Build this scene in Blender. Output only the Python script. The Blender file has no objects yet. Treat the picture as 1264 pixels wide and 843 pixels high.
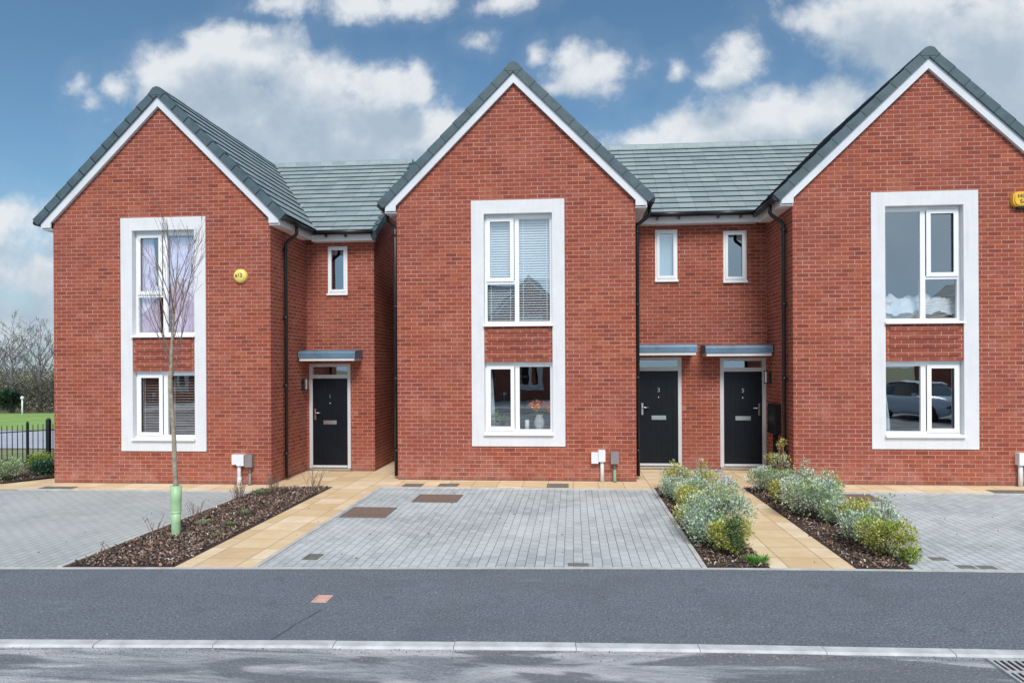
import bpy, math, random
from mathutils import Vector, Matrix, noise as mnoise
R = math.radians
rnd = random.Random(7)
scene = bpy.context.scene
COL = scene.collection

# ------------------------------------------------------------------ helpers
class MB:
    """collects faces; build() links them as one mesh object"""
    def __init__(self, m=1):
        self.v = []; self.f = []; self.uv = []; self.col = []; self.m = m; self.sm = []; self.uvf = None
    def face(self, pts, uv=None, col=None, smooth=False):
        pts = [Vector((p[0]*self.m, p[1], p[2])) for p in pts]
        if self.m < 0:
            pts = pts[::-1]
            if uv: uv = uv[::-1]
        n = len(self.v)
        self.v += pts
        self.f.append(list(range(n, n+len(pts))))
        if uv is None and self.uvf: uv = [self.uvf(p) for p in pts]
        if uv is None:
            nrm = (pts[1]-pts[0]).cross(pts[-1]-pts[0]) if len(pts) > 2 else Vector((0,0,1))
            a = [abs(c) for c in nrm]
            if a[2] >= a[0] and a[2] >= a[1]: uv = [(p.x, p.y) for p in pts]
            elif a[1] >= a[0]: uv = [(p.x, p.z) for p in pts]
            else: uv = [(p.y + .1125, p.z) for p in pts]
        self.uv.append(uv); self.col.append(col); self.sm.append(smooth)
    def box(self, x0, x1, y0, y1, z0, z1, skip='', col=None):
        F = self.face
        if 'f' not in skip: F([(x0,y0,z0),(x1,y0,z0),(x1,y0,z1),(x0,y0,z1)], col=col)
        if 'b' not in skip: F([(x1,y1,z0),(x0,y1,z0),(x0,y1,z1),(x1,y1,z1)], col=col)
        if 'l' not in skip: F([(x0,y1,z0),(x0,y0,z0),(x0,y0,z1),(x0,y1,z1)], col=col)
        if 'r' not in skip: F([(x1,y0,z0),(x1,y1,z0),(x1,y1,z1),(x1,y0,z1)], col=col)
        if 't' not in skip: F([(x0,y0,z1),(x1,y0,z1),(x1,y1,z1),(x0,y1,z1)], col=col)
        if 'd' not in skip: F([(x0,y1,z0),(x1,y1,z0),(x1,y0,z0),(x0,y0,z0)], col=col)
    def rect(self, x0, x1, z0, z1, y):       # faces -y
        self.face([(x0,y,z0),(x1,y,z0),(x1,y,z1),(x0,y,z1)])
    def ring(self, x0, x1, z0, z1, w, y0, y1, wt=None, wb=None):
        wt = w if wt is None else wt; wb = w if wb is None else wb
        self.box(x0, x0+w, y0, y1, z0, z1); self.box(x1-w, x1, y0, y1, z0, z1)
        self.box(x0+w, x1-w, y0, y1, z1-wt, z1); self.box(x0+w, x1-w, y0, y1, z0, z0+wb)
    def prism(self, prof, y0, y1):           # profile in x,z (counter-clockwise seen from -y) extruded along y
        n = len(prof)
        self.face([(x,y0,z) for x,z in prof]); self.face([(x,y1,z) for x,z in reversed(prof)])
        for i in range(n):
            a, b = prof[i], prof[(i+1)%n]
            self.face([(b[0],y0,b[1]),(a[0],y0,a[1]),(a[0],y1,a[1]),(b[0],y1,b[1])])
    def prism_x(self, prof, x0, x1):         # profile in y,z extruded along x (ccw seen from +x)
        n = len(prof)
        self.face([(x1,y,z) for y,z in prof]); self.face([(x0,y,z) for y,z in reversed(prof)])
        for i in range(n):
            a, b = prof[i], prof[(i+1)%n]
            self.face([(x1,b[0],b[1]),(x1,a[0],a[1]),(x0,a[0],a[1]),(x0,b[0],b[1])])
    def tube(self, path, rad, n=6, cap=True, col=None):
        path = [Vector(p) for p in path]
        if not hasattr(rad, '__len__'): rad = [rad]*len(path)
        rings = []; prev = None
        for i, p in enumerate(path):
            d = (path[min(i+1, len(path)-1)] - path[max(i-1, 0)])
            if d.length < 1e-9: d = Vector((0,0,1))
            d.normalize()
            if prev is None:
                a = Vector((0,0,1)) if abs(d.z) < .9 else Vector((1,0,0))
                u = d.cross(a).normalized()
            else:
                u = prev - d*prev.dot(d)
                u = u.normalized() if u.length > 1e-6 else d.orthogonal().normalized()
            prev = u; w = d.cross(u)
            rings.append([p + (u*math.cos(2*math.pi*k/n) + w*math.sin(2*math.pi*k/n))*rad[i] for k in range(n)])
        for i in range(len(rings)-1):
            for k in range(n):
                k2 = (k+1)%n
                self.face([rings[i][k], rings[i][k2], rings[i+1][k2], rings[i+1][k]], col=col, smooth=True)
        if cap:
            self.face(rings[0][::-1], col=col); self.face(rings[-1], col=col)
    def lathe(self, c, prof, n=20, axis='z', col=None):   # prof: (r, h)
        rings = []
        for r, h in prof:
            ring = []
            for k in range(n):
                t = 2*math.pi*k/n
                if axis == 'z': ring.append((c[0]+r*math.cos(t), c[1]+r*math.sin(t), c[2]+h))
                else: ring.append((c[0]+r*math.cos(t), c[1]-h, c[2]+r*math.sin(t)))   # axis y: h towards the viewer
            rings.append(ring)
        for i in range(len(rings)-1):
            for k in range(n):
                k2 = (k+1)%n
                self.face([rings[i][k], rings[i][k2], rings[i+1][k2], rings[i+1][k]], col=col, smooth=True)
        self.face(rings[-1], col=col)
    def build(self, name, mat, parent=None, **props):
        me = bpy.data.meshes.new(name)
        me.from_pydata([tuple(v) for v in self.v], [], self.f)
        ul = me.uv_layers.new(name='UVMap')
        flat = [c for uv in self.uv for p in uv for c in p]
        ul.data.foreach_set('uv', flat)
        if any(c is not None for c in self.col):
            ca = me.color_attributes.new('tint', 'FLOAT_COLOR', 'CORNER')
            buf = []
            for f, c in zip(self.f, self.col):
                c = c or (.5,.5,.5)
                buf += [c[0], c[1], c[2], 1.0]*len(f)
            ca.data.foreach_set('color', buf)
        if any(self.sm):
            me.polygons.foreach_set('use_smooth', self.sm)
            import bmesh
            bm = bmesh.new(); bm.from_mesh(me)
            bmesh.ops.remove_doubles(bm, verts=bm.verts, dist=.00005)
            bm.to_mesh(me); bm.free()
        me.materials.append(mat)
        o = bpy.data.objects.new(name, me); COL.objects.link(o)
        if parent: o.parent = parent
        for k, v in props.items(): o[k] = v
        return o

def empty(name, loc, label, cat, group=None, scale=(1,1,1), rotz=0):
    o = bpy.data.objects.new(name, None); COL.objects.link(o)
    o.empty_display_size = .2
    o.location = loc; o.scale = scale; o.rotation_euler = (0,0,rotz)
    o['label'] = label; o['category'] = cat
    if group: o['group'] = group
    return o
def tag(o, label, cat, group=None):
    o['label'] = label; o['category'] = cat
    if group: o['group'] = group
    return o
def text_mesh(name, body, size, mat, parent, loc, depth=.004):
    cu = bpy.data.curves.new(name+'_curve', 'FONT')
    cu.body = body; cu.size = size; cu.align_x = 'CENTER'; cu.align_y = 'CENTER'; cu.extrude = depth
    t = bpy.data.objects.new(name+'_source', cu); COL.objects.link(t)
    dg = bpy.context.evaluated_depsgraph_get(); dg.update()
    me = bpy.data.meshes.new_from_object(t.evaluated_get(dg))
    bpy.data.objects.remove(t)
    me.transform(Matrix.Rotation(R(90), 4, 'X'))
    me.name = name; me.materials.clear(); me.materials.append(mat)
    o = bpy.data.objects.new(name, me); COL.objects.link(o); o.parent = parent; o.location = loc
    return o

# ------------------------------------------------------------------ materials
class NT:
    def __init__(self, tree): self.t = tree; self.n = tree.nodes; self.l = tree.links
    def node(self, typ, **kw):
        n = self.n.new(typ)
        for k, v in kw.items(): setattr(n, k, v)
        return n
    def link(self, a, b): self.l.new(a, b)
    def put(self, sock, v):
        if hasattr(v, 'is_linked') or isinstance(v, bpy.types.NodeSocket): self.l.new(v, sock)
        elif hasattr(v, '__len__') and len(v) == 3 and sock.type == 'RGBA': sock.default_value = (*v, 1)
        else: sock.default_value = v
    def math(self, op, a, b=None, c=None, clamp=False):
        n = self.node('ShaderNodeMath', operation=op, use_clamp=clamp)
        self.put(n.inputs[0], a)
        if b is not None: self.put(n.inputs[1], b)
        if c is not None: self.put(n.inputs[2], c)
        return n.outputs[0]
    def vmath(self, op, a, b=None, c=None):
        n = self.node('ShaderNodeVectorMath', operation=op)
        self.put(n.inputs[0], a)
        if b is not None: self.put(n.inputs[1], b)
        if c is not None: self.put(n.inputs[2], c)
        return n.outputs['Value'] if op in ('LENGTH','DOT_PRODUCT') else n.outputs[0]
    def mix(self, fac, a, b, blend='MIX'):
        n = self.node('ShaderNodeMix', data_type='RGBA', blend_type=blend)
        self.put(n.inputs[0], fac); self.put(n.inputs[6], a); self.put(n.inputs[7], b)
        return n.outputs[2]
    def noise(self, vec, scale, detail=4, rough=.55, dist=0.0):
        n = self.node('ShaderNodeTexNoise')
        if vec is not None: self.link(vec, n.inputs['Vector'])
        n.inputs['Scale'].default_value = scale; n.inputs['Detail'].default_value = detail
        n.inputs['Roughness'].default_value = rough; n.inputs['Distortion'].default_value = dist
        return n.outputs['Fac']
    def ramp(self, fac, stops, interp='LINEAR'):
        n = self.node('ShaderNodeValToRGB'); r = n.color_ramp; r.interpolation = interp
        while len(r.elements) < len(stops): r.elements.new(.5)
        for e, (p, c) in zip(r.elements, stops):
            e.position = p; e.color = (*c, 1) if hasattr(c, '__len__') else (c, c, c, 1)
        self.link(fac, n.inputs[0]); return n.outputs[0]
    def maprange(self, v, a, b, c=0., d=1., smooth=False):
        n = self.node('ShaderNodeMapRange', interpolation_type='SMOOTHSTEP' if smooth else 'LINEAR')
        self.put(n.inputs[0], v)
        for i, x in enumerate((a, b, c, d)): n.inputs[i+1].default_value = x
        return n.outputs[0]
def new_mat(name):
    m = bpy.data.materials.new(name); m.use_nodes = True
    t = NT(m.node_tree); t.n.clear()
    out = t.node('ShaderNodeOutputMaterial'); b = t.node('ShaderNodeBsdfPrincipled')
    t.link(b.outputs[0], out.inputs[0])
    t.bsdf = b; t.out = out
    return m, t
def uvmap(t, sx=1, sy=1):
    n = t.node('ShaderNodeTexCoord')
    if sx == 1 and sy == 1: return n.outputs['UV']
    return t.vmath('MULTIPLY', n.outputs['UV'], (sx, sy, 1))
def bump(t, h, strength=.5, dist=.01):
    n = t.node('ShaderNodeBump'); n.inputs['Strength'].default_value = strength; n.inputs['Distance'].default_value = dist
    t.link(h, n.inputs['Height']); t.link(n.outputs[0], t.bsdf.inputs['Normal'])
def simple(name, col, rough=.5, var=.12, scale=6., metal=0., bumpd=0.0, spec=.5):
    m, t = new_mat(name)
    co = t.node('ShaderNodeTexCoord').outputs['Object']
    f = t.noise(co, scale, 5, .6)
    dark = tuple(c*(1-var) for c in col); light = tuple(min(1, c*(1+var)) for c in col)
    c = t.ramp(f, [(.3, dark), (.7, light)])
    t.link(c, t.bsdf.inputs['Base Color'])
    t.bsdf.inputs['Roughness'].default_value = rough; t.bsdf.inputs['Metallic'].default_value = metal
    t.bsdf.inputs['Specular IOR Level'].default_value = spec
    if bumpd: bump(t, t.noise(co, scale*12, 4), .5, bumpd)
    return m

def brick_mat():
    m, t = new_mat('red_brick')
    uv = uvmap(t)
    wob = t.node('ShaderNodeTexNoise'); t.link(uv, wob.inputs['Vector']); wob.inputs['Scale'].default_value = 9; wob.inputs['Detail'].default_value = 2
    w = t.vmath('SUBTRACT', wob.outputs['Color'], (.5,.5,.5))
    uvw = t.vmath('MULTIPLY_ADD', w, (.006,.005,0), uv)
    b = t.node('ShaderNodeTexBrick')
    t.link(uvw, b.inputs['Vector'])
    b.inputs['Color1'].default_value = (0,0,0,1); b.inputs['Color2'].default_value = (1,1,1,1); b.inputs['Mortar'].default_value = (.5,.5,.5,1)
    b.inputs['Scale'].default_value = 1; b.inputs['Mortar Size'].default_value = .0061; b.inputs['Mortar Smooth'].default_value = .25
    b.inputs['Brick Width'].default_value = .2145; b.inputs['Row Height'].default_value = .075; b.inputs['Bias'].default_value = 0
    tint = t.ramp(b.outputs['Color'], [(0,(.18,.042,.030)),(.15,(.295,.068,.038)),(.45,(.385,.095,.050)),(.6,(.335,.080,.042)),(.8,(.245,.056,.036)),(1,(.44,.128,.068))])
    st = t.vmath('MULTIPLY', uvw, (1, 3.2, 1))
    fine = t.noise(st, 26, 5, .65)
    c = t.mix(t.maprange(fine, .35, .75, 0, .55), tint, (.215,.052,.036))
    c = t.mix(t.maprange(t.noise(uv, 70, 3), .5, .8, 0, .35), c, (.50,.19,.13))
    big = t.noise(uv, .55, 4, .6)
    c = t.mix(t.maprange(big, .40, .62, 0, .55), c, (.27,.075,.060))
    c = t.mix(t.maprange(t.noise(uv, 1.3, 5, .65), .54, .72, 0, .55), c, (.46,.165,.115))
    c = t.mix(t.maprange(t.noise(t.vmath('MULTIPLY', uv, (2.2,.35,1)), 1.6, 5, .65), .56, .74, 0, .5), c, (.20,.062,.050))
    c = t.mix(t.maprange(t.noise(t.vmath('MULTIPLY', uv, (.25,3.,1)), 1.9, 3, .5), .56, .7, 0, .4), c, (.40,.12,.07))
    mort = t.mix(t.maprange(t.noise(uv, 2.2, 5, .7), .3, .7, 0, 1), (.40,.19,.14), (.66,.38,.295))
    smear = t.maprange(t.noise(uv, 5, 5, .7), .56, .75, 0, .35)
    mf = t.math('MAXIMUM', b.outputs['Fac'], smear)
    c = t.mix(mf, c, mort)
    sep = t.node('ShaderNodeSeparateXYZ'); t.link(uv, sep.inputs[0])
    low = t.maprange(sep.outputs[1], .05, .55, 1, 0)
    lowf = t.math('MULTIPLY', low, t.maprange(t.noise(uv, 3.5, 5, .7), .42, .7, 0, .55))
    c = t.mix(lowf, c, (.50,.30,.25))
    foot = t.math('MULTIPLY', t.maprange(sep.outputs[1], .0, .09, 1, 0), t.maprange(t.noise(uv, 9, 3), .3, .6, .2, .6))
    c = t.mix(foot, c, (.14,.09,.07))
    t.link(c, t.bsdf.inputs['Base Color']); t.bsdf.inputs['Roughness'].default_value = .9
    t.bsdf.inputs['Specular IOR Level'].default_value = .2
    h = t.math('SUBTRACT', t.math('MULTIPLY', fine, .35), b.outputs['Fac'])
    bump(t, h, .8, .008)
    return m
def tile_mat():
    m, t = new_mat('grey_green_roof_tile')
    uv = uvmap(t)
    b = t.node('ShaderNodeTexBrick'); t.link(uv, b.inputs['Vector'])
    b.inputs['Color1'].default_value = (0,0,0,1); b.inputs['Color2'].default_value = (1,1,1,1)
    b.inputs['Scale'].default_value = 1; b.inputs['Mortar Size'].default_value = .005; b.inputs['Mortar Smooth'].default_value = .3
    b.inputs['Brick Width'].default_value = .33; b.inputs['Row Height'].default_value = 1.0; b.offset_frequency = 2
    tint = t.ramp(b.outputs['Color'], [(0,(.205,.258,.275)),(.5,(.255,.312,.327)),(1,(.30,.355,.365))])
    c = t.mix(t.maprange(t.noise(uv, 3, 6, .7), .4, .75, 0, .6), tint, (.33,.40,.405))
    c = t.mix(t.maprange(t.noise(uv, 1.1, 3), .6, .72, 0, .7), c, (.14,.225,.275))
    c = t.mix(t.math('MULTIPLY', b.outputs['Fac'], .75), c, (.11,.145,.16))
    t.link(c, t.bsdf.inputs['Base Color']); t.bsdf.inputs['Roughness'].default_value = .62
    bump(t, t.noise(uv, 60, 3), .4, .004)
    return m
def slab_mat():
    m, t = new_mat('buff_paving_slab')
    co = t.node('ShaderNodeTexCoord').outputs['UV']
    b = t.node('ShaderNodeTexBrick'); t.link(co, b.inputs['Vector']); b.offset = 0
    b.inputs['Color1'].default_value = (0,0,0,1); b.inputs['Color2'].default_value = (1,1,1,1)
    b.inputs['Scale'].default_value = 1; b.inputs['Mortar Size'].default_value = .0055; b.inputs['Mortar Smooth'].default_value = .2
    b.inputs['Brick Width'].default_value = .445; b.inputs['Row Height'].default_value = .445
    c = t.ramp(b.outputs['Color'], [(0,(.66,.49,.285)),(.5,(.78,.61,.385)),(1,(.84,.71,.51))])
    c = t.mix(t.maprange(t.noise(co, 2.3, 6, .7), .4, .7, 0, .65), c, (.66,.44,.23))
    c = t.mix(t.maprange(t.noise(co, 7, 6, .75), .55, .8, 0, .7), c, (.82,.74,.58))
    c = t.mix(t.maprange(t.noise(co, 1.1, 5, .7), .58, .75, 0, .5), c, (.46,.36,.24))
    c = t.mix(t.math('MULTIPLY', b.outputs['Fac'], .8), c, (.27,.20,.13))
    t.link(c, t.bsdf.inputs['Base Color']); t.bsdf.inputs['Roughness'].default_value = .8
    bump(t, t.math('SUBTRACT', t.math('MULTIPLY', t.noise(co, 14, 5), .5), b.outputs['Fac']), .5, .008)
    return m
def block_mat(name, warm=0.):
    m, t = new_mat(name)
    co = t.node('ShaderNodeTexCoord').outputs['UV']
    sep = t.node('ShaderNodeSeparateXYZ'); t.link(co, sep.inputs[0])
    cb = t.node('ShaderNodeCombineXYZ'); t.link(sep.outputs[1], cb.inputs[0]); t.link(sep.outputs[0], cb.inputs[1])
    wob = t.node('ShaderNodeTexNoise'); t.link(co, wob.inputs['Vector']); wob.inputs['Scale'].default_value = 5
    v = t.vmath('MULTIPLY_ADD', t.vmath('SUBTRACT', wob.outputs['Color'], (.5,.5,.5)), (.012,.012,0), cb.outputs[0])
    b = t.node('ShaderNodeTexBrick'); t.link(v, b.inputs['Vector'])
    b.inputs['Color1'].default_value = (0,0,0,1); b.inputs['Color2'].default_value = (1,1,1,1)
    b.inputs['Scale'].default_value = 1; b.inputs['Mortar Size'].default_value = .0038; b.inputs['Mortar Smooth'].default_value = .3
    b.inputs['Brick Width'].default_value = .19; b.inputs['Row Height'].default_value = .102
    b.squash = 1.0
    c = t.ramp(b.outputs['Color'], [(0,(.385,.42,.425)),(.5,(.455,.49,.495)),(1,(.515,.55,.55))])
    big = t.noise(co, .75, 5, .6, .4)
    c = t.mix(t.maprange(big, .42, .68, 0, .75), c, (.66,.69,.70))
    c = t.mix(t.maprange(t.noise(co, 1.3, 5, .65, .6), .56, .75, 0, .8), c, (.27,.315,.335))
    c = t.mix(t.maprange(t.noise(co, 40, 3), .4, .8, 0, .35), c, (.33,.37,.385))
    if warm: c = t.mix(warm, c, (.40,.425,.40))
    mm = t.maprange(t.noise(co, .9, 3), .35, .65, .6, 1.0)
    c = t.mix(t.math('MULTIPLY', b.outputs['Fac'], mm), c, (.085,.095,.108))
    t.link(c, t.bsdf.inputs['Base Color']); t.bsdf.inputs['Roughness'].default_value = .75
    bump(t, t.math('SUBTRACT', t.math('MULTIPLY', t.noise(co, 30, 3), .3), b.outputs['Fac']), .6, .008)
    return m
def asphalt_mat(name, base, lo, hi, grain=75, worn=None):
    m, t = new_mat(name)
    co = t.node('ShaderNodeTexCoord').outputs['UV']
    g = t.noise(co, grain, 2, .6); g2 = t.noise(co, grain*.4, 3, .7)
    def sc(k): return tuple(min(1, x*k) for x in base)
    c = t.ramp(g, [(.25, lo), (.5, base), (.75, hi)])
    c = t.mix(t.maprange(g2, .35, .7, 0, .65), c, sc(.62))
    c = t.mix(t.maprange(t.noise(co, 10, 6, .75), .45, .75, 0, .5), c, sc(1.45))
    st = t.vmath('MULTIPLY', co, (.55, 1.5, 1))
    c = t.mix(t.maprange(t.noise(st, 1.2, 6, .7), .35, .7, 0, .45), c, sc(.72))
    c = t.mix(t.maprange(t.noise(st, 3.0, 6, .72), .58, .76, 0, .45), c, sc(1.7))
    vo = t.node('ShaderNodeTexVoronoi'); t.link(co, vo.inputs['Vector']); vo.inputs['Scale'].default_value = 9
    sp = t.maprange(vo.outputs['Distance'], .035, .06, 1, 0)
    sel = t.node('ShaderNodeSeparateColor'); t.link(vo.outputs['Color'], sel.inputs[0])
    c = t.mix(t.math('MULTIPLY', sp, t.maprange(sel.outputs[0], .75, .8, 0, .7)), c, sc(2.4))
    c = t.mix(t.math('MULTIPLY', sp, t.maprange(sel.outputs[1], .85, .9, 0, .8)), c, sc(.3))
    c = t.mix(t.maprange(t.noise(co, .7, 4, .6, .5), .52, .66, 0, .35), c, sc(.6))
    c = t.mix(t.maprange(t.noise(co, 2.1, 3, .5, .3), .66, .70, 0, .35), c, sc(.55))
    if worn:
        st2 = t.vmath('MULTIPLY', co, (.30, 1.6, 1))
        c = t.mix(t.maprange(t.noise(st2, 2.2, 6, .68, .5), .42, .60, 0, .8), c, worn)
        dk = t.maprange(t.noise(st2, 1.4, 4, .5, .9), .50, .54, 0, .85)
        c = t.mix(dk, c, sc(.55))
        c = t.mix(t.maprange(g, .45, .75, 0, .45), c, lo)
        c = t.mix(t.maprange(t.noise(co, 38, 3, .6), .55, .75, 0, .4), c, sc(1.9))
    t.link(c, t.bsdf.inputs['Base Color']); t.bsdf.inputs['Roughness'].default_value = .8
    bump(t, t.math('ADD', g, g2), .9, .012)
    return m
def tint_mat(name, rough=.6, trans=0.0, spec=.35):
    m, t = new_mat(name)
    a = t.node('ShaderNodeAttribute'); a.attribute_name = 'tint'
    co = t.node('ShaderNodeTexCoord').outputs['Object']
    c = t.mix(t.maprange(t.noise(co, 30, 3), .3, .7, 0, .35), a.outputs['Color'], t.mix(1.0, a.outputs['Color'], (.55,.58,.55), 'MULTIPLY'))
    t.link(c, t.bsdf.inputs['Base Color']); t.bsdf.inputs['Roughness'].default_value = rough
    t.bsdf.inputs['Specular IOR Level'].default_value = spec
    if trans:
        tr = t.node('ShaderNodeBsdfTranslucent'); t.link(c, tr.inputs[0])
        mx = t.node('ShaderNodeMixShader'); mx.inputs[0].default_value = trans
        t.link(t.bsdf.outputs[0], mx.inputs[1]); t.link(tr.outputs[0], mx.inputs[2]); t.link(mx.outputs[0], t.out.inputs[0])
    return m
def glass_mat():
    m = bpy.data.materials.new('window_glass'); m.use_nodes = True
    t = NT(m.node_tree); t.n.clear()
    out = t.node('ShaderNodeOutputMaterial')
    tr = t.node('ShaderNodeBsdfTransparent'); tr.inputs[0].default_value = (.95,.98,.99,1)
    gl = t.node('ShaderNodeBsdfGlossy'); gl.inputs['Roughness'].default_value = .003
    gl.inputs[0].default_value = (.9,.96,1,1)
    ge = t.node('ShaderNodeNewGeometry')
    cs = t.math('ABSOLUTE', t.vmath('DOT_PRODUCT', ge.outputs['Incoming'], ge.outputs['Normal']))
    fr = t.math('MULTIPLY_ADD', t.math('POWER', t.math('SUBTRACT', 1.0, cs), 5.0), .68, .32, clamp=True)
    co = t.node('ShaderNodeTexCoord').outputs['Object']
    bp = t.node('ShaderNodeBump'); bp.inputs['Strength'].default_value = .02; bp.inputs['Distance'].default_value = .05
    t.link(t.noise(co, 1.6, 2), bp.inputs['Height']); t.link(bp.outputs[0], gl.inputs['Normal'])
    mx = t.node('ShaderNodeMixShader'); t.link(fr, mx.inputs[0]); t.link(tr.outputs[0], mx.inputs[1]); t.link(gl.outputs[0], mx.inputs[2])
    t.link(mx.outputs[0], out.inputs[0])
    return m
def grass_mat(name, a, b):
    m, t = new_mat(name)
    co = t.node('ShaderNodeTexCoord').outputs['UV']
    c = t.ramp(t.noise(co, .35, 6, .7), [(.35, a), (.65, b)])
    c = t.mix(t.maprange(t.noise(t.vmath('MULTIPLY', co, (.3,1,1)), .8, 4), .55, .75, 0, .5), c, (.11,.16,.04))
    t.link(c, t.bsdf.inputs['Base Color']); t.bsdf.inputs['Roughness'].default_value = .9
    return m
def soil_mat():
    m, t = new_mat('bark_soil')
    co = t.node('ShaderNodeTexCoord').outputs['UV']
    c = t.ramp(t.noise(co, 35, 6, .75), [(.3,(.03,.022,.018)),(.55,(.09,.062,.048)),(.8,(.20,.15,.12))])
    t.link(c, t.bsdf.inputs['Base Color']); t.bsdf.inputs['Roughness'].default_value = .95
    bump(t, t.noise(co, 45, 5, .7), 1., .03)
    return m

M = {}
M['brick'] = brick_mat(); M['tile'] = tile_mat(); M['slab'] = slab_mat()
M['block'] = block_mat('grey_block_paving'); M['block_old'] = block_mat('weathered_block_paving', .5)
M['asphalt'] = asphalt_mat('footway_asphalt', (.150,.176,.206), (.045,.055,.07), (.39,.43,.47), 50)
M['road'] = asphalt_mat('road_asphalt', (.25,.275,.305), (.07,.08,.095), (.58,.60,.63), 55, worn=(.60,.605,.62))
def render_mat():
    m, t = new_mat('white_render'); uv = uvmap(t)
    c = t.ramp(t.noise(uv, 2.5, 6, .65), [(.3,(.69,.692,.708)),(.7,(.765,.767,.785))])
    c = t.mix(t.maprange(t.noise(t.vmath('MULTIPLY', uv, (9,.5,1)), 1.5, 5, .65), .52, .75, 0, .5), c, (.56,.565,.585))
    c = t.mix(t.maprange(t.noise(uv, 60, 3, .6), .4, .75, 0, .25), c, (.58,.585,.61))
    t.link(c, t.bsdf.inputs['Base Color']); t.bsdf.inputs['Roughness'].default_value = .9
    bump(t, t.noise(uv, 110, 3), .5, .004)
    return m
M['render'] = render_mat()
M['upvc'] = simple('white_frame_plastic', (.86,.87,.88), .28, .02, 2)
M['barge'] = simple('white_barge_board', (.66,.69,.73), .45, .08, 2)
M['fascia'] = simple('white_fascia_board', (.86,.87,.89), .4, .04, 2)
M['verge'] = simple('slate_grey_verge', (.062,.100,.118), .55, .25, 5, bumpd=.002)
M['tile_edge'] = simple('shadow_dark_tile_edge', (.022,.032,.038), .8, .2, 8)  # cut tile edges, darkened to paint in the shadow line under each course
M['black'] = simple('black_gutter_plastic', (.012,.013,.016), .35, .3, 6)
M['doorblack'] = simple('black_door_paint', (.0048,.0080,.0125), .4, .3, 3, spec=.3)
M['frame_grey'] = simple('pale_grey_door_frame', (.60,.61,.63), .4, .06, 3)
M['metal'] = simple('brushed_metal', (.62,.62,.61), .28, .1, 20, metal=.9)
M['canopy'] = simple('blue_grey_canopy', (.105,.185,.265), .5, .35, 2.5, bumpd=.003)
M['canopy_trim'] = simple('off_white_canopy_trim', (.66,.66,.66), .5, .06, 3)
M['glass'] = glass_mat()
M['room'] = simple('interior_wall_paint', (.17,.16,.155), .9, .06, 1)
M['blind_light'] = simple('pale_blind_slat', (.84,.90,.94), .5, .04, 3)
M['blind_blue'] = simple('pale_blue_roller_blind', (.42,.56,.64), .6, .04, 3)
M['blind_dark'] = simple('dark_wood_blind_slat', (.46,.35,.29), .45, .2, 9)
M['voile'] = simple('lilac_voile_curtain', (.85,.74,.93), .9, .2, 7)
M['white_cloth'] = simple('white_cloth', (.68,.73,.78), .9, .10, 9)
M['beige'] = simple('beige_upholstery', (.55,.45,.36), .9, .1, 9)
M['yellow'] = simple('yellow_alarm_plastic', (.80,.48,.045), .4, .07, 8)
M['yellow_pale'] = simple('faded_yellow_alarm_plastic', (.84,.66,.17), .4, .07, 8)
M['ink'] = simple('dark_print', (.05,.05,.04), .6, .1)
M['meterwhite'] = simple('white_meter_plastic', (.76,.78,.82), .45, .06, 9)
M['metergrey'] = simple('brown_grey_meter_plastic', (.24,.215,.225), .5, .15, 9)
M['greenpipe'] = simple('green_pipe_plastic', (.20,.36,.24), .5, .15, 9)
M['kerb'] = simple('pale_concrete_kerb', (.53,.54,.55), .85, .22, 5, bumpd=.004)
M['edging'] = simple('concrete_edging', (.52,.51,.48), .85, .2, 5, bumpd=.004)
M['soil'] = soil_mat()
M['chip'] = tint_mat('bark_chip', .9, 0, .15)
M['leaf'] = tint_mat('leaf', .5, .30, .4)
M['bark'] = simple('grey_brown_bark', (.33,.285,.22), .9, .35, 18, bumpd=.004)
M['twig'] = simple('brown_twig', (.22,.155,.125), .85, .3, 10)
M['twigred'] = simple('reddish_dry_stem', (.24,.165,.135), .85, .3, 10)
M['fartwig'] = simple('grey_bare_branch', (.19,.185,.185), .9, .15, 2)
M['guard'] = simple('green_tree_guard_plastic', (.36,.56,.32), .45, .12, 9)
M['cover_brown'] = asphalt_mat('rusty_brown_cover', (.25,.165,.13), (.13,.08,.065), (.40,.28,.23), 90)
M['cover_grey'] = simple('worn_grey_metal_cover', (.17,.17,.155), .6, .25, 15, bumpd=.004)
M['cover_pink'] = simple('salmon_cover', (.68,.42,.34), .7, .12, 12)
M['iron'] = simple('pale_worn_iron', (.46,.46,.475), .5, .15, 15, bumpd=.002)
M['void_shade'] = simple('gully_shade_black', (.008,.008,.008), .9, .1)
M['fence'] = simple('black_painted_iron', (.014,.018,.022), .45, .2, 8)
M['field'] = grass_mat('field_grass', (.20,.34,.075), (.30,.46,.11))
M['verge_grass'] = grass_mat('rough_verge_grass', (.17,.18,.09), (.27,.275,.14))
M['far_road'] = asphalt_mat('distant_road', (.50,.53,.60), (.42,.45,.5), (.6,.63,.68), 20)
M['crack'] = simple('dark_tar_seam', (.085,.1,.12), .8, .3, 20)
M['gatewood'] = simple('dark_stained_timber', (.014,.013,.014), .7, .3, 6)
M['vase'] = simple('patterned_glass_vase', (.45,.46,.47), .2, .3, 40)
M['pebble'] = tint_mat('pebble', .8, 0, .2)

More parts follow.
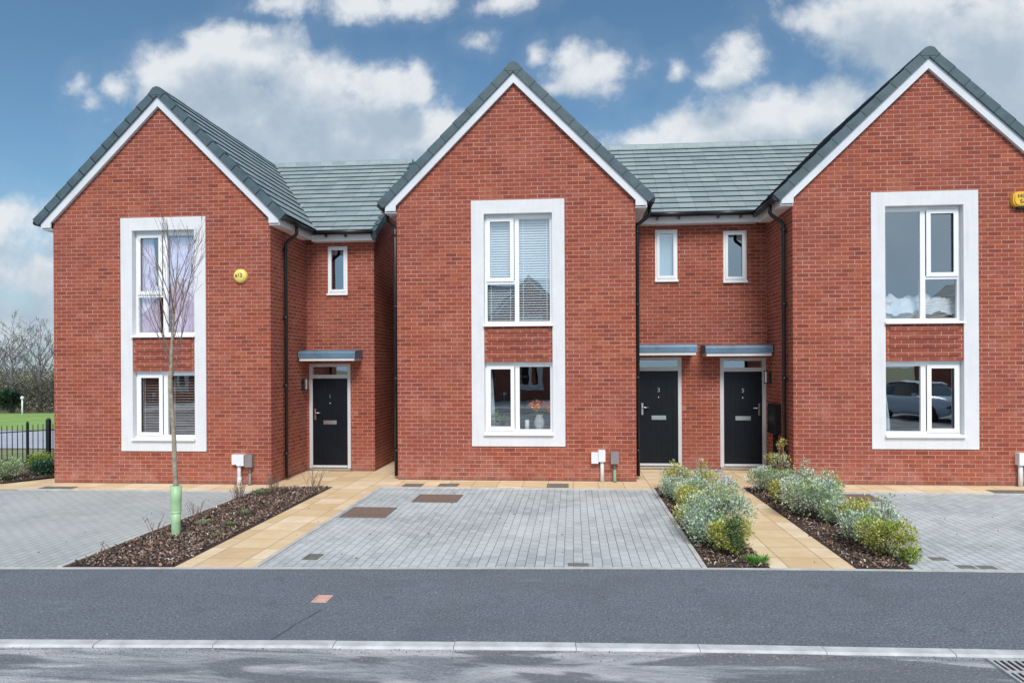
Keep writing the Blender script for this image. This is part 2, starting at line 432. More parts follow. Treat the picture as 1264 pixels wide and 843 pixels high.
# ------------------------------------------------------------------ world: sky and clouds
CAM_H = 2.1; F = 880.; YAW = math.atan(.085); ROLL = .005
SUN_EL, SUN_AZ = R(45), R(170)
def sky_uv(px, py):
    """direction of a spot of sky as (x/y, z/y)"""
    u = (px-632)/F; v = (452-py)/F
    s, c = math.sin(YAW), math.cos(YAW)
    d = (-s+u*c, c+u*s, v)
    return d[0]/d[1], d[2]/d[1]
def make_world():
    w = bpy.data.worlds.new('World'); scene.world = w; w.use_nodes = True
    t = NT(w.node_tree); t.n.clear()
    out = t.node('ShaderNodeOutputWorld'); bg = t.node('ShaderNodeBackground'); bg.inputs[1].default_value = .1
    t.link(bg.outputs[0], out.inputs[0])
    sky = t.node('ShaderNodeTexSky', sky_type='NISHITA'); sky.sun_disc = False
    sky.sun_elevation = SUN_EL; sky.sun_rotation = SUN_AZ
    sky.air_density = 1.0; sky.dust_density = .6; sky.ozone_density = 1.6
    g = t.node('ShaderNodeTexCoord').outputs['Generated']
    sep = t.node('ShaderNodeSeparateXYZ'); t.link(g, sep.inputs[0])
    ay = t.math('MAXIMUM', t.math('ABSOLUTE', sep.outputs[1]), .03)
    u = t.math('DIVIDE', sep.outputs[0], ay); v = t.math('DIVIDE', sep.outputs[2], ay)
    cb = t.node('ShaderNodeCombineXYZ'); t.link(u, cb.inputs[0]); t.link(v, cb.inputs[1])
    P = cb.outputs[0]
    blobs = [(225,100,75,55),(275,70,58,46),(325,72,70,48),(385,110,80,58),(300,150,150,62),(440,150,110,58),(455,105,42,38),(480,110,48,40),(520,105,26,30),
             (520,165,75,38),(400,190,200,34),(150,105,46,34,.7),(98,98,50,44,.45),(115,118,54,30,.45),
             (10,262,80,50,.62),(85,255,60,36,.55),(60,335,140,80,.72),(20,400,160,70,.8),(-60,300,120,90,.8),
             (350,4,80,26,.72),(440,6,80,28,.75),(520,2,80,28,.72),(620,0,80,24,.6),
             (725,88,70,42,.8),(705,68,44,28,.7),(750,82,52,34,.75),(660,62,34,34,.4),(922,70,46,40,.72),(903,92,44,26,.6),(835,84,30,32,.4),(595,50,44,24,.42),(690,110,44,24,.6),
             (880,160,95,36,.9),(960,150,100,42),(1030,130,64,34,.9),(800,172,80,24,.8),(930,185,220,26),
             (1010,24,70,46,.85),(1075,30,85,58),(1150,45,95,66),(1225,50,90,76),(1270,100,90,80),(1190,110,110,60),(1255,190,60,60),(1240,150,60,40)]
    grp = bpy.data.node_groups.new('cloud_field', 'ShaderNodeTree')
    grp.interface.new_socket('P', in_out='INPUT', socket_type='NodeSocketVector')
    grp.interface.new_socket('D', in_out='OUTPUT', socket_type='NodeSocketFloat')
    gt = NT(grp); gi = gt.node('NodeGroupInput'); go = gt.node('NodeGroupOutput')
    cur = None
    for (px, py, rx, ry, *wt) in blobs:
        wt = wt[0] if wt else 1.0
        cx, cy = sky_uv(px, py); ru = rx/F*1.12; rv = ry/F*1.12
        l = gt.vmath('LENGTH', gt.vmath('MULTIPLY_ADD', gi.outputs[0], (1/ru, 1/rv, 0), (-cx/ru, -cy/rv, 0)))
        if wt < 1: l = gt.math('ADD', l, 1-wt)
        # soft union of the puffs
        if cur is None: cur = l
        else:
            n = gt.node('ShaderNodeMath', operation='SMOOTH_MIN'); gt.link(cur, n.inputs[0]); gt.link(l, n.inputs[1]); n.inputs[2].default_value = .25
            cur = n.outputs[0]
    gt.link(gt.math('SUBTRACT', 1.0, cur), go.inputs[0])
    def dens(vec):
        n1 = t.node('ShaderNodeTexNoise'); t.link(vec, n1.inputs['Vector']); n1.inputs['Scale'].default_value = 7; n1.inputs['Detail'].default_value = 6; n1.inputs['Roughness'].default_value = .6
        wv = t.vmath('MULTIPLY_ADD', t.vmath('SUBTRACT', n1.outputs['Color'], (.5,.5,.5)), (.075,.060,0), vec)
        gn = t.node('ShaderNodeGroup'); gn.node_tree = grp; t.link(wv, gn.inputs[0])
        coarse = t.noise(vec, 8, 6, .55, .1)
        fb = t.math('MULTIPLY_ADD', t.noise(vec, 24, 8, .62, .2), .42, t.math('MULTIPLY', coarse, .58))
        return gn.outputs[0], t.math('ADD', gn.outputs[0], t.math('MULTIPLY_ADD', fb, 2.1, -.99)), fb, coarse
    b0, d0, fb0, co0 = dens(P)
    b1, d1, fb1, co1 = dens(t.vmath('ADD', P, (.012, .055, 0)))
    alpha = t.maprange(d0, -.10, .62, 0, .96, True)
    thin = t.maprange(d0, -.45, .1, 0, .07)
    alpha = t.math('MAXIMUM', alpha, thin)
    shade = t.maprange(t.math('MULTIPLY_ADD', co1, .9, b1), .25, 1.25, 1, 0, True)
    detail = t.math('MULTIPLY_ADD', t.math('SUBTRACT', fb0, fb1), 1.5, .06)
    lit = t.math('ADD', t.math('MULTIPLY', shade, .85), detail, clamp=True)
    cc = t.ramp(lit, [(0,(4.3,5.2,6.2)),(.3,(5.0,5.85,6.75)),(.6,(6.3,6.95,7.6)),(.95,(8.1,8.4,8.7))])
    # blue of the clear sky, deep overhead and paler towards the roofs
    skyc = t.mix(1.0, sky.outputs[0], (.84,1.08,1.13), 'MULTIPLY')
    hz = t.maprange(v, -.05, .22, 1, 0, True)
    skyc2 = t.mix(t.math('MULTIPLY', hz, .6), skyc, (4.0,4.85,5.7))
    front = t.mix(alpha, skyc2, cc)
    # rear half of the sky: broken cloud, made brighter to add ambient light
    fbr = t.noise(g, 2.6, 7, .6, .3)
    rear = t.mix(t.maprange(fbr, .44, .60, 0, .95, True), skyc, t.ramp(t.noise(g, 4.5, 6), [(.3,(6.0,6.7,7.4)),(.7,(12.,12.2,12.4))]))
    lowsky = t.maprange(sep.outputs[2], .02, .38, 1, 0, True)
    rear = t.mix(t.math('MULTIPLY', lowsky, .8), rear, (5.4,8.0,10.6))
    isrear = t.maprange(sep.outputs[1], -.05, .25, 1, 0, True)
    up = t.maprange(sep.outputs[2], .62, .8, 0, 1, True)
    sel = t.math('MAXIMUM', isrear, up)
    t.link(t.mix(sel, front, rear), bg.inputs[0])
make_world()
sl = bpy.data.lights.new('sun', 'SUN'); sl.energy = 3.1; sl.angle = R(24); sl.color = (1, .965, .92)
so = bpy.data.objects.new('sun', sl); COL.objects.link(so)
sd = Vector((math.sin(SUN_AZ)*math.cos(SUN_EL), math.cos(SUN_AZ)*math.cos(SUN_EL), math.sin(SUN_EL)))
so.rotation_euler = sd.to_track_quat('Z', 'Y').to_euler(); so.location = (5, -20, 25)

# ------------------------------------------------------------------ camera
cam = bpy.data.cameras.new('camera'); co = bpy.data.objects.new('camera', cam); COL.objects.link(co)
cam.sensor_width = 36; cam.lens = 36*F/1264; cam.shift_y = 30.5/1264; cam.clip_end = 3000
co.matrix_world = Matrix.Translation((0,0,CAM_H)) @ Matrix.Rotation(YAW, 4, 'Z') @ Matrix.Rotation(R(90), 4, 'X') @ Matrix.Rotation(-ROLL, 4, 'Z')
scene.camera = co

# ------------------------------------------------------------------ ground, road, paving
def interp(poly, x):
    for a, b in zip(poly, poly[1:]):
        if a[0] <= x <= b[0]: return a[1] + (b[1]-a[1])*(x-a[0])/(b[0]-a[0])
    return poly[-1][1] if x > poly[-1][0] else poly[0][1]
BACK = [(-60,4.6),(-30,5.65),(-14,6.48),(-6.03,7.03),(-2.6,7.262),(.6,7.478),(2.4,7.556),(4.53,7.611),(14,7.75),(60,7.9)]
KERB = [(-60,2.4),(-30,3.7),(-14,4.56),(-4.44,5.174),(-1.91,5.334),(.436,5.448),(3.29,5.531),(14,5.72),(60,6.0)]
def terrain(y): return -.06 if y < 15 else -.06 - .04*(y-15)
g_ = MB()
ys = [-400,-60,0,4,15,20,30,57,75,120,400,1200]
for a, b in zip(ys, ys[1:]):
    za, zb = terrain(min(a,80)), terrain(min(b,80))
    g_.face([(-1200,a,za),(1200,a,za),(1200,b,zb),(-1200,b,zb)])
g_.build('ground', M['verge_grass'], kind='structure')
def sheet(name, poly, z, mat):
    s = MB(); s.face([(x,y,z) for x,y in poly]); return s.build(name, mat, kind='structure')
def band(name, lo, hi, z, mat, xs):
    s = MB()
    for a, b in zip(xs, xs[1:]):
        s.face([(a,lo(a),z),(b,lo(b),z),(b,hi(b),z),(a,hi(a),z)])
    return s.build(name, mat, kind='structure')
XS = [-60,-30,-14,-10,-8,-6,-4.4,-3,-1.9,-.8,.44,1.5,2.5,3.3,4.5,6,8,10,14,30,60]
band('road', lambda x: -5.5, lambda x: interp(KERB,x)-.10, -.016, M['road'], XS)
band('footway', lambda x: interp(KERB,x)+.004, lambda x: interp(BACK,x)-.03, 0, M['asphalt'], XS)
band('far_driveway', lambda x: -18, lambda x: -8.5, 0.004, M['block'], XS)
band('far_yard', lambda x: -60, lambda x: -18, 0.0, M['asphalt'], XS)
band('far_footway', lambda x: -8.5, lambda x: -5.5, 0.0, M['asphalt'], XS)
# kerb: separate bull-nosed units with open joints
kb = MB()
def kerb_pt(x, off, z):
    d = (interp(KERB,x+.3)-interp(KERB,x-.3))/.6
    n = Vector((-d,1,0)).normalized()
    return (x+n.x*off, interp(KERB,x)+n.y*off, z)
x = -13.0 + .215
while x < 14:
    a, b = x+.0025, x+.914-.0025
    jit = rnd.uniform(-.003,.003); zz = rnd.uniform(-.002,.002)
    prof = [(-.108,-.05),(-.108,-.012),(-.103,-.003),(-.092,.003),(0,.005),(0,-.05)]
    for p, q in zip(prof, prof[1:]):
        kb.face([kerb_pt(a,p[0]+jit,p[1]+zz), kerb_pt(b,p[0]+jit,p[1]+zz), kerb_pt(b,q[0]+jit,q[1]+zz), kerb_pt(a,q[0]+jit,q[1]+zz)])
    kb.face([kerb_pt(a,p[0]+jit,p[1]+zz) for p in prof]); kb.face([kerb_pt(b,p[0]+jit,p[1]+zz) for p in prof[::-1]])
    x += .914
kb.build('kerb', M['kerb'], kind='structure')
# front edging strip
ed = MB()
for a, b in zip(XS[2:-2], XS[3:-2]):
    for p, q in (((-.03,-.02),(-.03,.006)),((-.03,.006),(.02,.006))):
        ed.face([(a,interp(BACK,a)+p[0],p[1]),(b,interp(BACK,b)+p[0],p[1]),(b,interp(BACK,b)+q[0],q[1]),(a,interp(BACK,a)+q[0],q[1])])
# edgings along drives and beds
def edging(x0, x1, y0, y1): ed.box(x0, x1, y0, y1, -.03, .014)
DRL = (-16, -5.43); BED = (-5.38, -4.20); PTH = (-4.20, -3.36); DRC = (-3.30, 1.325); BD1 = (1.375, 2.03); PT2 = (2.03, 2.90); BD2 = (2.90, 3.46); DRR = (3.51, 16)
bk = lambda x: interp(BACK, x)+.02
edging(-5.43,-5.38,bk(-5.4),12.0); edging(-3.36,-3.30,bk(-3.3),12.2); edging(1.325,1.375,bk(1.35),12.35); edging(3.46,3.51,bk(3.48),12.0)
edging(-3.30,1.325,12.15,12.20); edging(3.51,9,12.07,12.12); edging(-9.6,-5.43,11.60,11.65)
ed.build('edging', M['edging'], kind='structure')
pav = MB()
def quadf(mb, x0, x1, y0, y1, z, f0=None):
    """strip whose front follows the back of the footway"""
    n = 4
    for i in range(n):
        a = x0+(x1-x0)*i/n; b = x0+(x1-x0)*(i+1)/n
        mb.face([(a, bk(a) if y0 is None else y0, z),(b, bk(b) if y0 is None else y0, z),(b,y1,z),(a,y1,z)])
quadf(pav, *PTH, None, 12.2, 0); quadf(pav, *PT2, None, 12.4, 0)
pav.build('path', M['slab'], kind='structure')
pv = MB()
pv.face([(-9.7,13.2,-.004),(-10.4,12.2,-.004),(-16,11.95,-.004),(-16,11.65,-.004),(-5.43,11.65,-.004),(-5.43,12.0,-.004),(-4.2,12.2,-.004),(-3.36,12.2,-.004),(1.375,12.2,-.004),(2.9,12.4,-.004),(3.51,12.12,-.004),(14,12.12,-.004),(14,19,-.004),(-9.7,19,-.004)])
pv.build('paving', M['slab'], kind='structure')
d1 = MB(); quadf(d1, *DRC, None, 12.15, 0); d1.build('driveway', M['block'], kind='structure')
d2 = MB(); quadf(d2, *DRR, None, 12.07, 0); d2.build('driveway', M['block'], kind='structure')
d3 = MB(); quadf(d3, *DRL, None, 11.60, 0); d3.build('driveway', M['block_old'], kind='structure')
beds = MB()
def bedsoil(poly):
    beds.face([(x,y,.002) for x,y in poly])
BEDL_POLY = [(-5.38,bk(-5.38)),(-4.20,bk(-4.2)),(-4.20,12.2),(-5.05,12.1),(-5.38,11.9)]
bedsoil(BEDL_POLY)
bedsoil([(BD1[0],bk(1.37)),(BD1[1],bk(2.03)),(BD1[1],12.4),(BD1[0],12.4)])
bedsoil([(BD2[0],bk(2.9)),(BD2[1],bk(3.46)),(3.8,12.3),(3.75,12.95),(2.9,12.5)])
bedsoil([(-14,12.02),(-10.5,12.18),(-9.95,13.2),(-9.75,15.5),(-14,15.5)])
beds.build('flower_bed', M['soil'], kind='structure')
seam = MB()
sp = [(-2.18,6.02),(-2.22,5.84),(-2.27,5.66),(-2.29,5.50),(-2.33,5.31)]
for (a, b) in zip(sp, sp[1:]):
    w = rnd.uniform(.002,.006)
    seam.face([(a[0]-w,a[1],.004),(b[0]-w,b[1],.004),(b[0]+w,b[1],.004),(a[0]+w,a[1],.004)])
seam.build('tar_seam', M['crack'], kind='structure')

# bark mulch and gravel: uncountable bits
def inside(poly, x, y):
    r = False; n = len(poly)
    for i in range(n):
        (x1,y1),(x2,y2) = poly[i], poly[i-1]
        if (y1 > y) != (y2 > y) and x < (x2-x1)*(y-y1)/(y2-y1)+x1: r = not r
    return r
def chips(poly, n, name='bark_mulch'):
    c = MB(); xs = [p[0] for p in poly]; yy = [p[1] for p in poly]
    k = 0
    pal = [(.085,.06,.048),(.15,.105,.082),(.24,.16,.125),(.35,.26,.21),(.50,.43,.38),(.32,.17,.11),(.055,.044,.04)]
    wts = [3,4,4,3,1.0,1.2,3]
    while k < n:
        px, py = rnd.uniform(min(xs),max(xs)), rnd.uniform(min(yy),max(yy))
        if not inside(poly, px, py): continue
        k += 1
        L = rnd.uniform(.012,.040)*(1.4 if rnd.random() < .1 else 1); W = L*rnd.uniform(.25,.6)
        a = rnd.uniform(0,6.28); ti = rnd.uniform(-.7,.7); z = rnd.uniform(.006,.035)
        ux = Vector((math.cos(a)*math.cos(ti), math.sin(a)*math.cos(ti), math.sin(ti)))
        vy = Vector((-math.sin(a), math.cos(a), rnd.uniform(-.5,.5)))
        p = Vector((px,py,z + abs(math.sin(ti))*L*.5)); m_ = rnd.choices(pal,wts)[0]; f = rnd.uniform(.9,1.6)
        col = tuple(q*f for q in m_)
        c.face([p-ux*L/2-vy*W/2, p+ux*L/2-vy*W*.3, p+ux*L/2+vy*W*.4, p-ux*L*.4+vy*W/2], col=col)
    return c.build(name, M['chip'], kind='stuff')
chips([(-5.33,bk(-5.33)+.03),(-4.23,bk(-4.23)+.03),(-4.23,12.15),(-5.05,12.05),(-5.33,11.85)], 16000)
chips([(BD1[0],bk(1.37)),(BD1[1],bk(2.03)),(BD1[1],12.4),(BD1[0],12.4)], 5000)
chips([(BD2[0],bk(2.9)),(BD2[1],bk(3.46)),(3.7,12.3),(2.9,12.5)], 5000)
chips([(-11.6,12.0),(-10.5,12.17),(-10.0,13.2),(-9.75,14.2),(-11.6,14.2)], 2500)
def pebbles(poly, n):
    c = MB(); xs = [p[0] for p in poly]; yy = [p[1] for p in poly]; k = 0
    while k < n:
        px, py = rnd.uniform(min(xs),max(xs)), rnd.uniform(min(yy),max(yy))
        if not inside(poly, px, py): continue
        k += 1; r = rnd.uniform(.012,.028); f = rnd.uniform(.18,.62)
        col = (f*1.05, f*.93, f*.88); p = Vector((px,py,r*.5)); a = rnd.uniform(0,3)
        e = [p+Vector((math.cos(a+i*1.571)*r*(1.3 if i%2 else .9), math.sin(a+i*1.571)*r*(1.3 if i%2 else .9),0)) for i in range(4)]
        top = p+Vector((0,0,r*.7))
        for i in range(4): c.face([e[i], e[(i+1)%4], top], col=col)
    c.build('gravel', M['pebble'], kind='stuff')
pebbles([(2.02,12.95),(2.86,12.95),(2.94,14.55),(2.15,14.55)], 2600)

def scatter(name, pts, r0, r1, mat, pal):
    c = MB()
    for (px, py, pz) in pts:
        r = rnd.uniform(r0, r1); a = rnd.uniform(0,6.28); col = tuple(v*rnd.uniform(.7,1.3) for v in rnd.choice(pal))
        e = [Vector((px+math.cos(a+i*2.09+rnd.uniform(-.4,.4))*r*rnd.uniform(.7,1.4), py+math.sin(a+i*2.09)*r, pz+.001)) for i in range(3)]
        top = Vector((px,py,pz+r*.8))
        for i in range(3): c.face([e[i], e[(i+1)%3], top], col=col)
    c.build(name, mat, kind='stuff')
gp = []
for i in range(1500):
    px = rnd.uniform(-6,5); gp.append((px, interp(KERB,px)-.11-abs(rnd.gauss(0,.09)), -.016))
for i in range(260):
    px = rnd.uniform(-7,6); gp.append((px, rnd.uniform(interp(KERB,px)+.03, interp(BACK,px)-.05), 0))
scatter('grit', gp, .003, .008, M['pebble'], [(.30,.29,.28),(.16,.15,.14),(.45,.43,.40),(.12,.09,.07)])
lp_ = []
for i in range(90):
    px = rnd.uniform(-9,6.5); lp_.append((px, rnd.uniform(interp(BACK,px)+.1, 12.0), .002))
scatter('leaf_litter', lp_, .008, .018, M['chip'], [(.12,.085,.06),(.20,.14,.09),(.09,.075,.055)])

# ------------------------------------------------------------------ houses
ZR = 7.66          # ridge plane height: roof surface z = ZR - |x|
def build_house(label, loc, sc, m, link_end, link_y, link_dz, detached, pipe_y, blinds, run):
    kz = .938/.94 if detached else sc[1]/sc[2]
    root = empty('brick_house', loc, label, 'house', 'brick houses with a steep front gable', sc)
    W = 2.2; ye = link_y-.25; ze = (5.155+link_dz); yr = ye+run; rise = (2.50 if detached else 2.36)*kz; zr = ze+rise; D = 2*yr-link_y
    hy = .13                                          # depth of the reveals
    ox0, ox1 = -.565, .692
    op_u = (2.838, 4.908); op_l = (.843, 2.177)
    # door and small window in the recessed wing
    if detached: dx0, dx1, wx0, wx1 = 2.245, 3.170, 2.675, 3.114
    elif m > 0: dx0, dx1, wx0, wx1 = 2.330, 3.257, 2.735, 3.183
    else: dx0, dx1, wx0, wx1 = 2.215, 3.093, 2.574, 3.017
    dz = 2.27 if not detached else 2.31
    wz0, wz1 = 3.80, 4.85
    # --- wall
    b = MB(m)
    xs = [-W, ox0, ox1, W]; zs = [0, op_l[0], op_l[1], op_u[0], op_u[1], 5.2]
    for i in range(3):
        for j in range(5):
            if i == 1 and j in (1, 3): continue
            b.rect(xs[i], xs[i+1], zs[j], zs[j+1], 0)
    b.face([(-W,0,5.2),(W,0,5.2),(0,0,7.4)])
    for k in range(4):                                # corbelled courses of the panel between the windows
        z = 2.265+.15*k
        b.box(ox0+.075, ox1-.075, -.020, 0.0, z, z+.065, skip='b')
    b.face([(-W,D,0),(-W,0,0),(-W,0,5.2),(-W,D,5.2)])
    b.face([(W,0,0),(W,link_y,0),(W,link_y,5.2),(W,0,5.2)])
    b.face([(W,link_y,5.0),(W,D,5.0),(W,D,5.2),(W,link_y,5.2)])
    b.face([(W,D,0),(-W,D,0),(-W,D,5.2),(0,D,7.4),(W,D,5.2)])
    if m < 0: b.uvf = lambda p: (p.x*sc[0]+loc[0]-LOC['C'][0], p.z*sc[2])
    b.rect(W, dx0, 0, 3.0, link_y); b.rect(dx1, link_end, 0, 3.0, link_y); b.rect(dx0, dx1, dz, 3.0, link_y)
    b.rect(W, wx0, 3.0, 5.05+link_dz, link_y); b.rect(wx1, link_end, 3.0, 5.05+link_dz, link_y)
    b.rect(wx0, wx1, 3.0, wz0, link_y); b.rect(wx0, wx1, wz1, 5.05+link_dz, link_y)
    b.uvf = None
    for (x0,x1,z0,z1) in ((dx0,dx1,0,dz),(wx0,wx1,wz0,wz1)):   # reveals
        y0, y1 = link_y, link_y+.12
        b.face([(x0,y0,z0),(x0,y1,z0),(x0,y1,z1),(x0,y0,z1)]); b.face([(x1,y1,z0),(x1,y0,z0),(x1,y0,z1),(x1,y1,z1)])
        b.face([(x0,y1,z1),(x1,y1,z1),(x1,y0,z1),(x0,y0,z1)])
    b.face([(link_end,D,0),(W,D,0),(W,D,5.0),(link_end,D,5.0)])
    if detached:
        b.face([(link_end,link_y,0),(link_end,D,0),(link_end,D,5.05),(link_end,yr,zr-.15),(link_end,link_y,5.05)])
    b.build('wall', M['brick'], root)
    # --- white render band round both windows
    s = MB(m); sx0, sx1, sz0, sz1 = -.80, .918, .63, 5.152; yf = -.022
    s.rect(sx0, ox0, sz0, sz1, yf); s.rect(ox1, sx1, sz0, sz1, yf)
    s.rect(ox0, ox1, sz0, op_l[0], yf); s.rect(ox0, ox1, op_u[1], sz1, yf)
    s.face([(sx0,0,sz0),(sx0,yf,sz0),(sx0,yf,sz1),(sx0,0,sz1)]); s.face([(sx1,yf,sz0),(sx1,0,sz0),(sx1,0,sz1),(sx1,yf,sz1)])
    s.face([(sx0,yf,sz1),(sx1,yf,sz1),(sx1,0,sz1),(sx0,0,sz1)]); s.face([(sx0,0,sz0),(sx1,0,sz0),(sx1,yf,sz0),(sx0,yf,sz0)])
    for (z0, z1) in (op_u, op_l):
        s.face([(ox0,yf,z0),(ox0,hy+.04,z0),(ox0,hy+.04,z1),(ox0,yf,z1)]); s.face([(ox1,hy+.04,z0),(ox1,yf,z0),(ox1,yf,z1),(ox1,hy+.04,z1)])
    s.face([(ox0,hy+.04,op_u[1]),(ox1,hy+.04,op_u[1]),(ox1,yf,op_u[1]),(ox0,yf,op_u[1])])
    s.face([(ox0,hy+.04,op_l[1]),(ox1,hy+.04,op_l[1]),(ox1,0,op_l[1]),(ox0,0,op_l[1])])
    s.face([(ox0,yf,op_l[1]),(ox0,0,op_l[1]),(ox0,0,op_u[0]),(ox0,yf,op_u[0])]); s.face([(ox1,0,op_l[1]),(ox1,yf,op_l[1]),(ox1,yf,op_u[0]),(ox1,0,op_u[0])])
    s.build('window_surround', M['render'], root)
    # --- rooms behind the windows
    r = MB(m)
    def room(x0,x1,z0,z1,y0,y1,hx0,hx1,hz0,hz1):
        r.face([(x0,y1,z0),(x1,y1,z0),(x1,y1,z1),(x0,y1,z1)]); r.face([(x0,y0,z0),(x0,y1,z0),(x0,y1,z1),(x0,y0,z1)])
        r.face([(x1,y1,z0),(x1,y0,z0),(x1,y0,z1),(x1,y1,z1)]); r.face([(x0,y0,z0),(x1,y0,z0),(x1,y1,z0),(x0,y1,z0)])
        r.face([(x0,y1,z1),(x1,y1,z1),(x1,y0,z1),(x0,y0,z1)])
        for (a,c,d,e) in ((x0,hx0,z0,z1),(hx1,x1,z0,z1),(hx0,hx1,z0,hz0),(hx0,hx1,hz1,z1)):
            r.face([(c,y0,d),(a,y0,d),(a,y0,e),(c,y0,e)])
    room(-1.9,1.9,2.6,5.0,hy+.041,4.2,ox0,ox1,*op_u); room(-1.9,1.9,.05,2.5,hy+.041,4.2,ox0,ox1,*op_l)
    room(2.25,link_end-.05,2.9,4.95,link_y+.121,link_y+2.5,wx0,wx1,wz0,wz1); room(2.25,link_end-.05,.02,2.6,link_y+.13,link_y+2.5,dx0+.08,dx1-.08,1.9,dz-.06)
    r.build('room_interior', M['room'], root)
    # --- windows
    def pane(par, rects, y):
        for (x0,x1,z0,z1) in rects:
            p = MB(m); p.rect(x0,x1,z0,z1,y); p.build('pane', M['glass'], par)
    def window(z0, z1, split):
        f = MB(m); zb = z0+.035; fy0, fy1 = hy-.03, hy+.035
        f.ring(ox0+.003, ox1-.003, zb, z1-.003, .045, fy0, fy1, wt=.085, wb=.055)
        f.box(-.005, .075, fy0, fy1, zb+.055, z1-.088)
        sash_z0 = zb+.05
        if split is not None:
            f.box(ox0+.048, -.005, fy0+.001, fy1, split-.06, split); sash_z0 = split
        f.box(ox0+.10, -.06, fy0-.012, fy0, z1-.045, z1-.030); f.box(.18, .56, fy0-.012, fy0, z1-.045, z1-.030)
        win = f.build('window', M['upvc'], root)
        sh = MB(m); sh.ring(ox0+.035, -.018, sash_z0-.012, z1-.060, .070, fy0-.022, fy0-.001); sh.build('sash', M['upvc'], win)
        rects = [(ox0+.10, -.085, sash_z0+.05, z1-.125), (.075, ox1-.048, zb+.055, z1-.088)]
        if split is not None: rects.append((ox0+.048, -.005, zb+.055, split-.06))
        pane(win, rects, hy)
        sl_ = MB(m); sl_.prism_x([(-.075,z0-.008),(hy-.032,z0+.002),(hy-.032,z0+.05),(-.02,z0+.035),(-.075,z0+.028)], ox0-.012, ox1+.012)
        sl_.build('sill', M['upvc'], win)
        return win
    wu = window(*op_u, 3.68); wl = window(*op_l, None)
    if blinds == 'upper':
        bl = MB(m); z = op_u[1]-.13
        while z > op_u[0]+.11:
            tl = .95 if z > 3.75 else .62
            c, s_ = math.cos(tl)*.025, math.sin(tl)*.025
            for (xa, xb) in ((ox0+.05,.0),(.06,ox1-.05)):
                bl.face([(xa,hy+.09-c,z-s_),(xb,hy+.09-c,z-s_),(xb,hy+.09+c,z+s_),(xa,hy+.09+c,z+s_)])
            z -= .0465
        for xx in (-.46,-.10,.14,.58): bl.box(xx,xx+.012,hy+.06,hy+.062,op_u[0]+.1,op_u[1]-.1)
        bl.build('blind', M['blind_light'], wu)
    if blinds == 'lower':
        bl = MB(m); z = op_l[1]-.12
        while z > op_l[0]+.11:
            tl = .42; c, s_ = math.cos(tl)*.025, math.sin(tl)*.025
            for (xa, xb) in ((ox0+.05,.0),(.06,ox1-.05)):
                bl.face([(xa,hy+.09-c,z-s_),(xb,hy+.09-c,z-s_),(xb,hy+.09+c,z+s_),(xa,hy+.09+c,z+s_)])
            z -= .052
        for xx in (-.45,-.12,.16,.60): bl.box(xx,xx+.018,hy+.06,hy+.062,op_l[0]+.1,op_l[1]-.1)
        bl.build('blind', M['blind_dark'], wl)
    f = MB(m); ly = link_y
    f.ring(wx0+.002, wx1-.002, wz0+.03, wz1-.002, .045, ly+.015, ly+.09)
    w2 = f.build('window', M['upvc'], root)
    sh = MB(m); sh.ring(wx0+.036, wx1-.036, wz0+.065, wz1-.036, .050, ly-.006, ly+.014); sh.build('sash', M['upvc'], w2)
    pane(w2, [(wx0+.085, wx1-.085, wz0+.113, wz1-.085)], ly+.03)
    if blinds == 'upper':
        rb = MB(m); rb.rect(wx0+.03, wx1-.03, wz0+.05, wz1-.03, ly+.105); rb.build('blind', M['blind_blue'], w2)
    sl_ = MB(m); sl_.box(wx0-.012, wx1+.012, ly-.045, ly+.014, wz0-.012, wz0+.028); sl_.build('sill', M['upvc'], w2)
    # --- front door
    f = MB(m); fw = .075; lt = 1.985 if not detached else 1.99
    y0, y1 = ly+.02, ly+.11
    f.box(dx0+.002, dx0+fw, y0, y1, .06, dz-.002); f.box(dx1-fw, dx1-.002, y0, y1, .06, dz-.002)
    f.box(dx0+fw, dx1-fw, y0, y1, dz-.065, dz-.002); f.box(dx0+fw, dx1-fw, y0, y1, lt+.005, lt+.085)
    door = f.build('front_door', M['frame_grey'], root)
    th = MB(m); th.box(dx0+.002, dx1-.002, ly-.03, y1, .012, .058); th.build('threshold', M['metal'], door)
    wb = MB(m); wb.box(dx0+fw+.004, dx1-fw-.004, ly+.005, ly+.029, .07, .115); wb.build('weather_bar', M['frame_grey'], door)
    lf = MB(m); lx0, lx1 = dx0+fw+.004, dx1-fw-.004; yl = ly+.038
    lf.box(lx0, lx1, yl, ly+.085, .062, lt)
    lf.box(lx0+.001, lx0+.11, yl-.008, yl, .118, lt-.001); lf.box(lx1-.11, lx1-.001, yl-.008, yl, .118, lt-.001)
    lf.box(lx0+.11, lx1-.11, yl-.008, yl, lt-.12, lt-.001); lf.box(lx0+.11, lx1-.11, yl-.008, yl, .118, .25)
    n = 5; pw = (lx1-lx0-.23)/n
    for i in range(n):
        xa = lx0+.115+pw*i
        lf.box(xa+.005, xa+pw-.005, yl-.005, yl, .255, lt-.125)
    lf.build('door_leaf', M['doorblack'], door)
    pane(door, [(dx0+fw, dx1-fw, lt+.085, dz-.065)], ly+.05)
    fl = door.children[-1]; fl.name = 'fanlight'
    cx = (lx0+lx1)/2
    lp = MB(m); lp.box(cx-.145, cx+.145, yl-.024, yl-.008, 1.0, 1.085); lp.box(cx-.125, cx+.125, yl-.030, yl-.024, 1.018, 1.068); lp.build('letter_plate', M['metal'], door)
    hx = lx0+.055
    hd = MB(m); hd.box(hx-.018, hx+.018, yl-.02, yl-.008, 1.10, 1.34); hd.tube([(hx,yl-.02,1.25),(hx,yl-.06,1.25),(hx+.04,yl-.065,1.25),(hx+.125,yl-.062,1.25)], .011, 8); hd.build('handle', M['metal'], door)
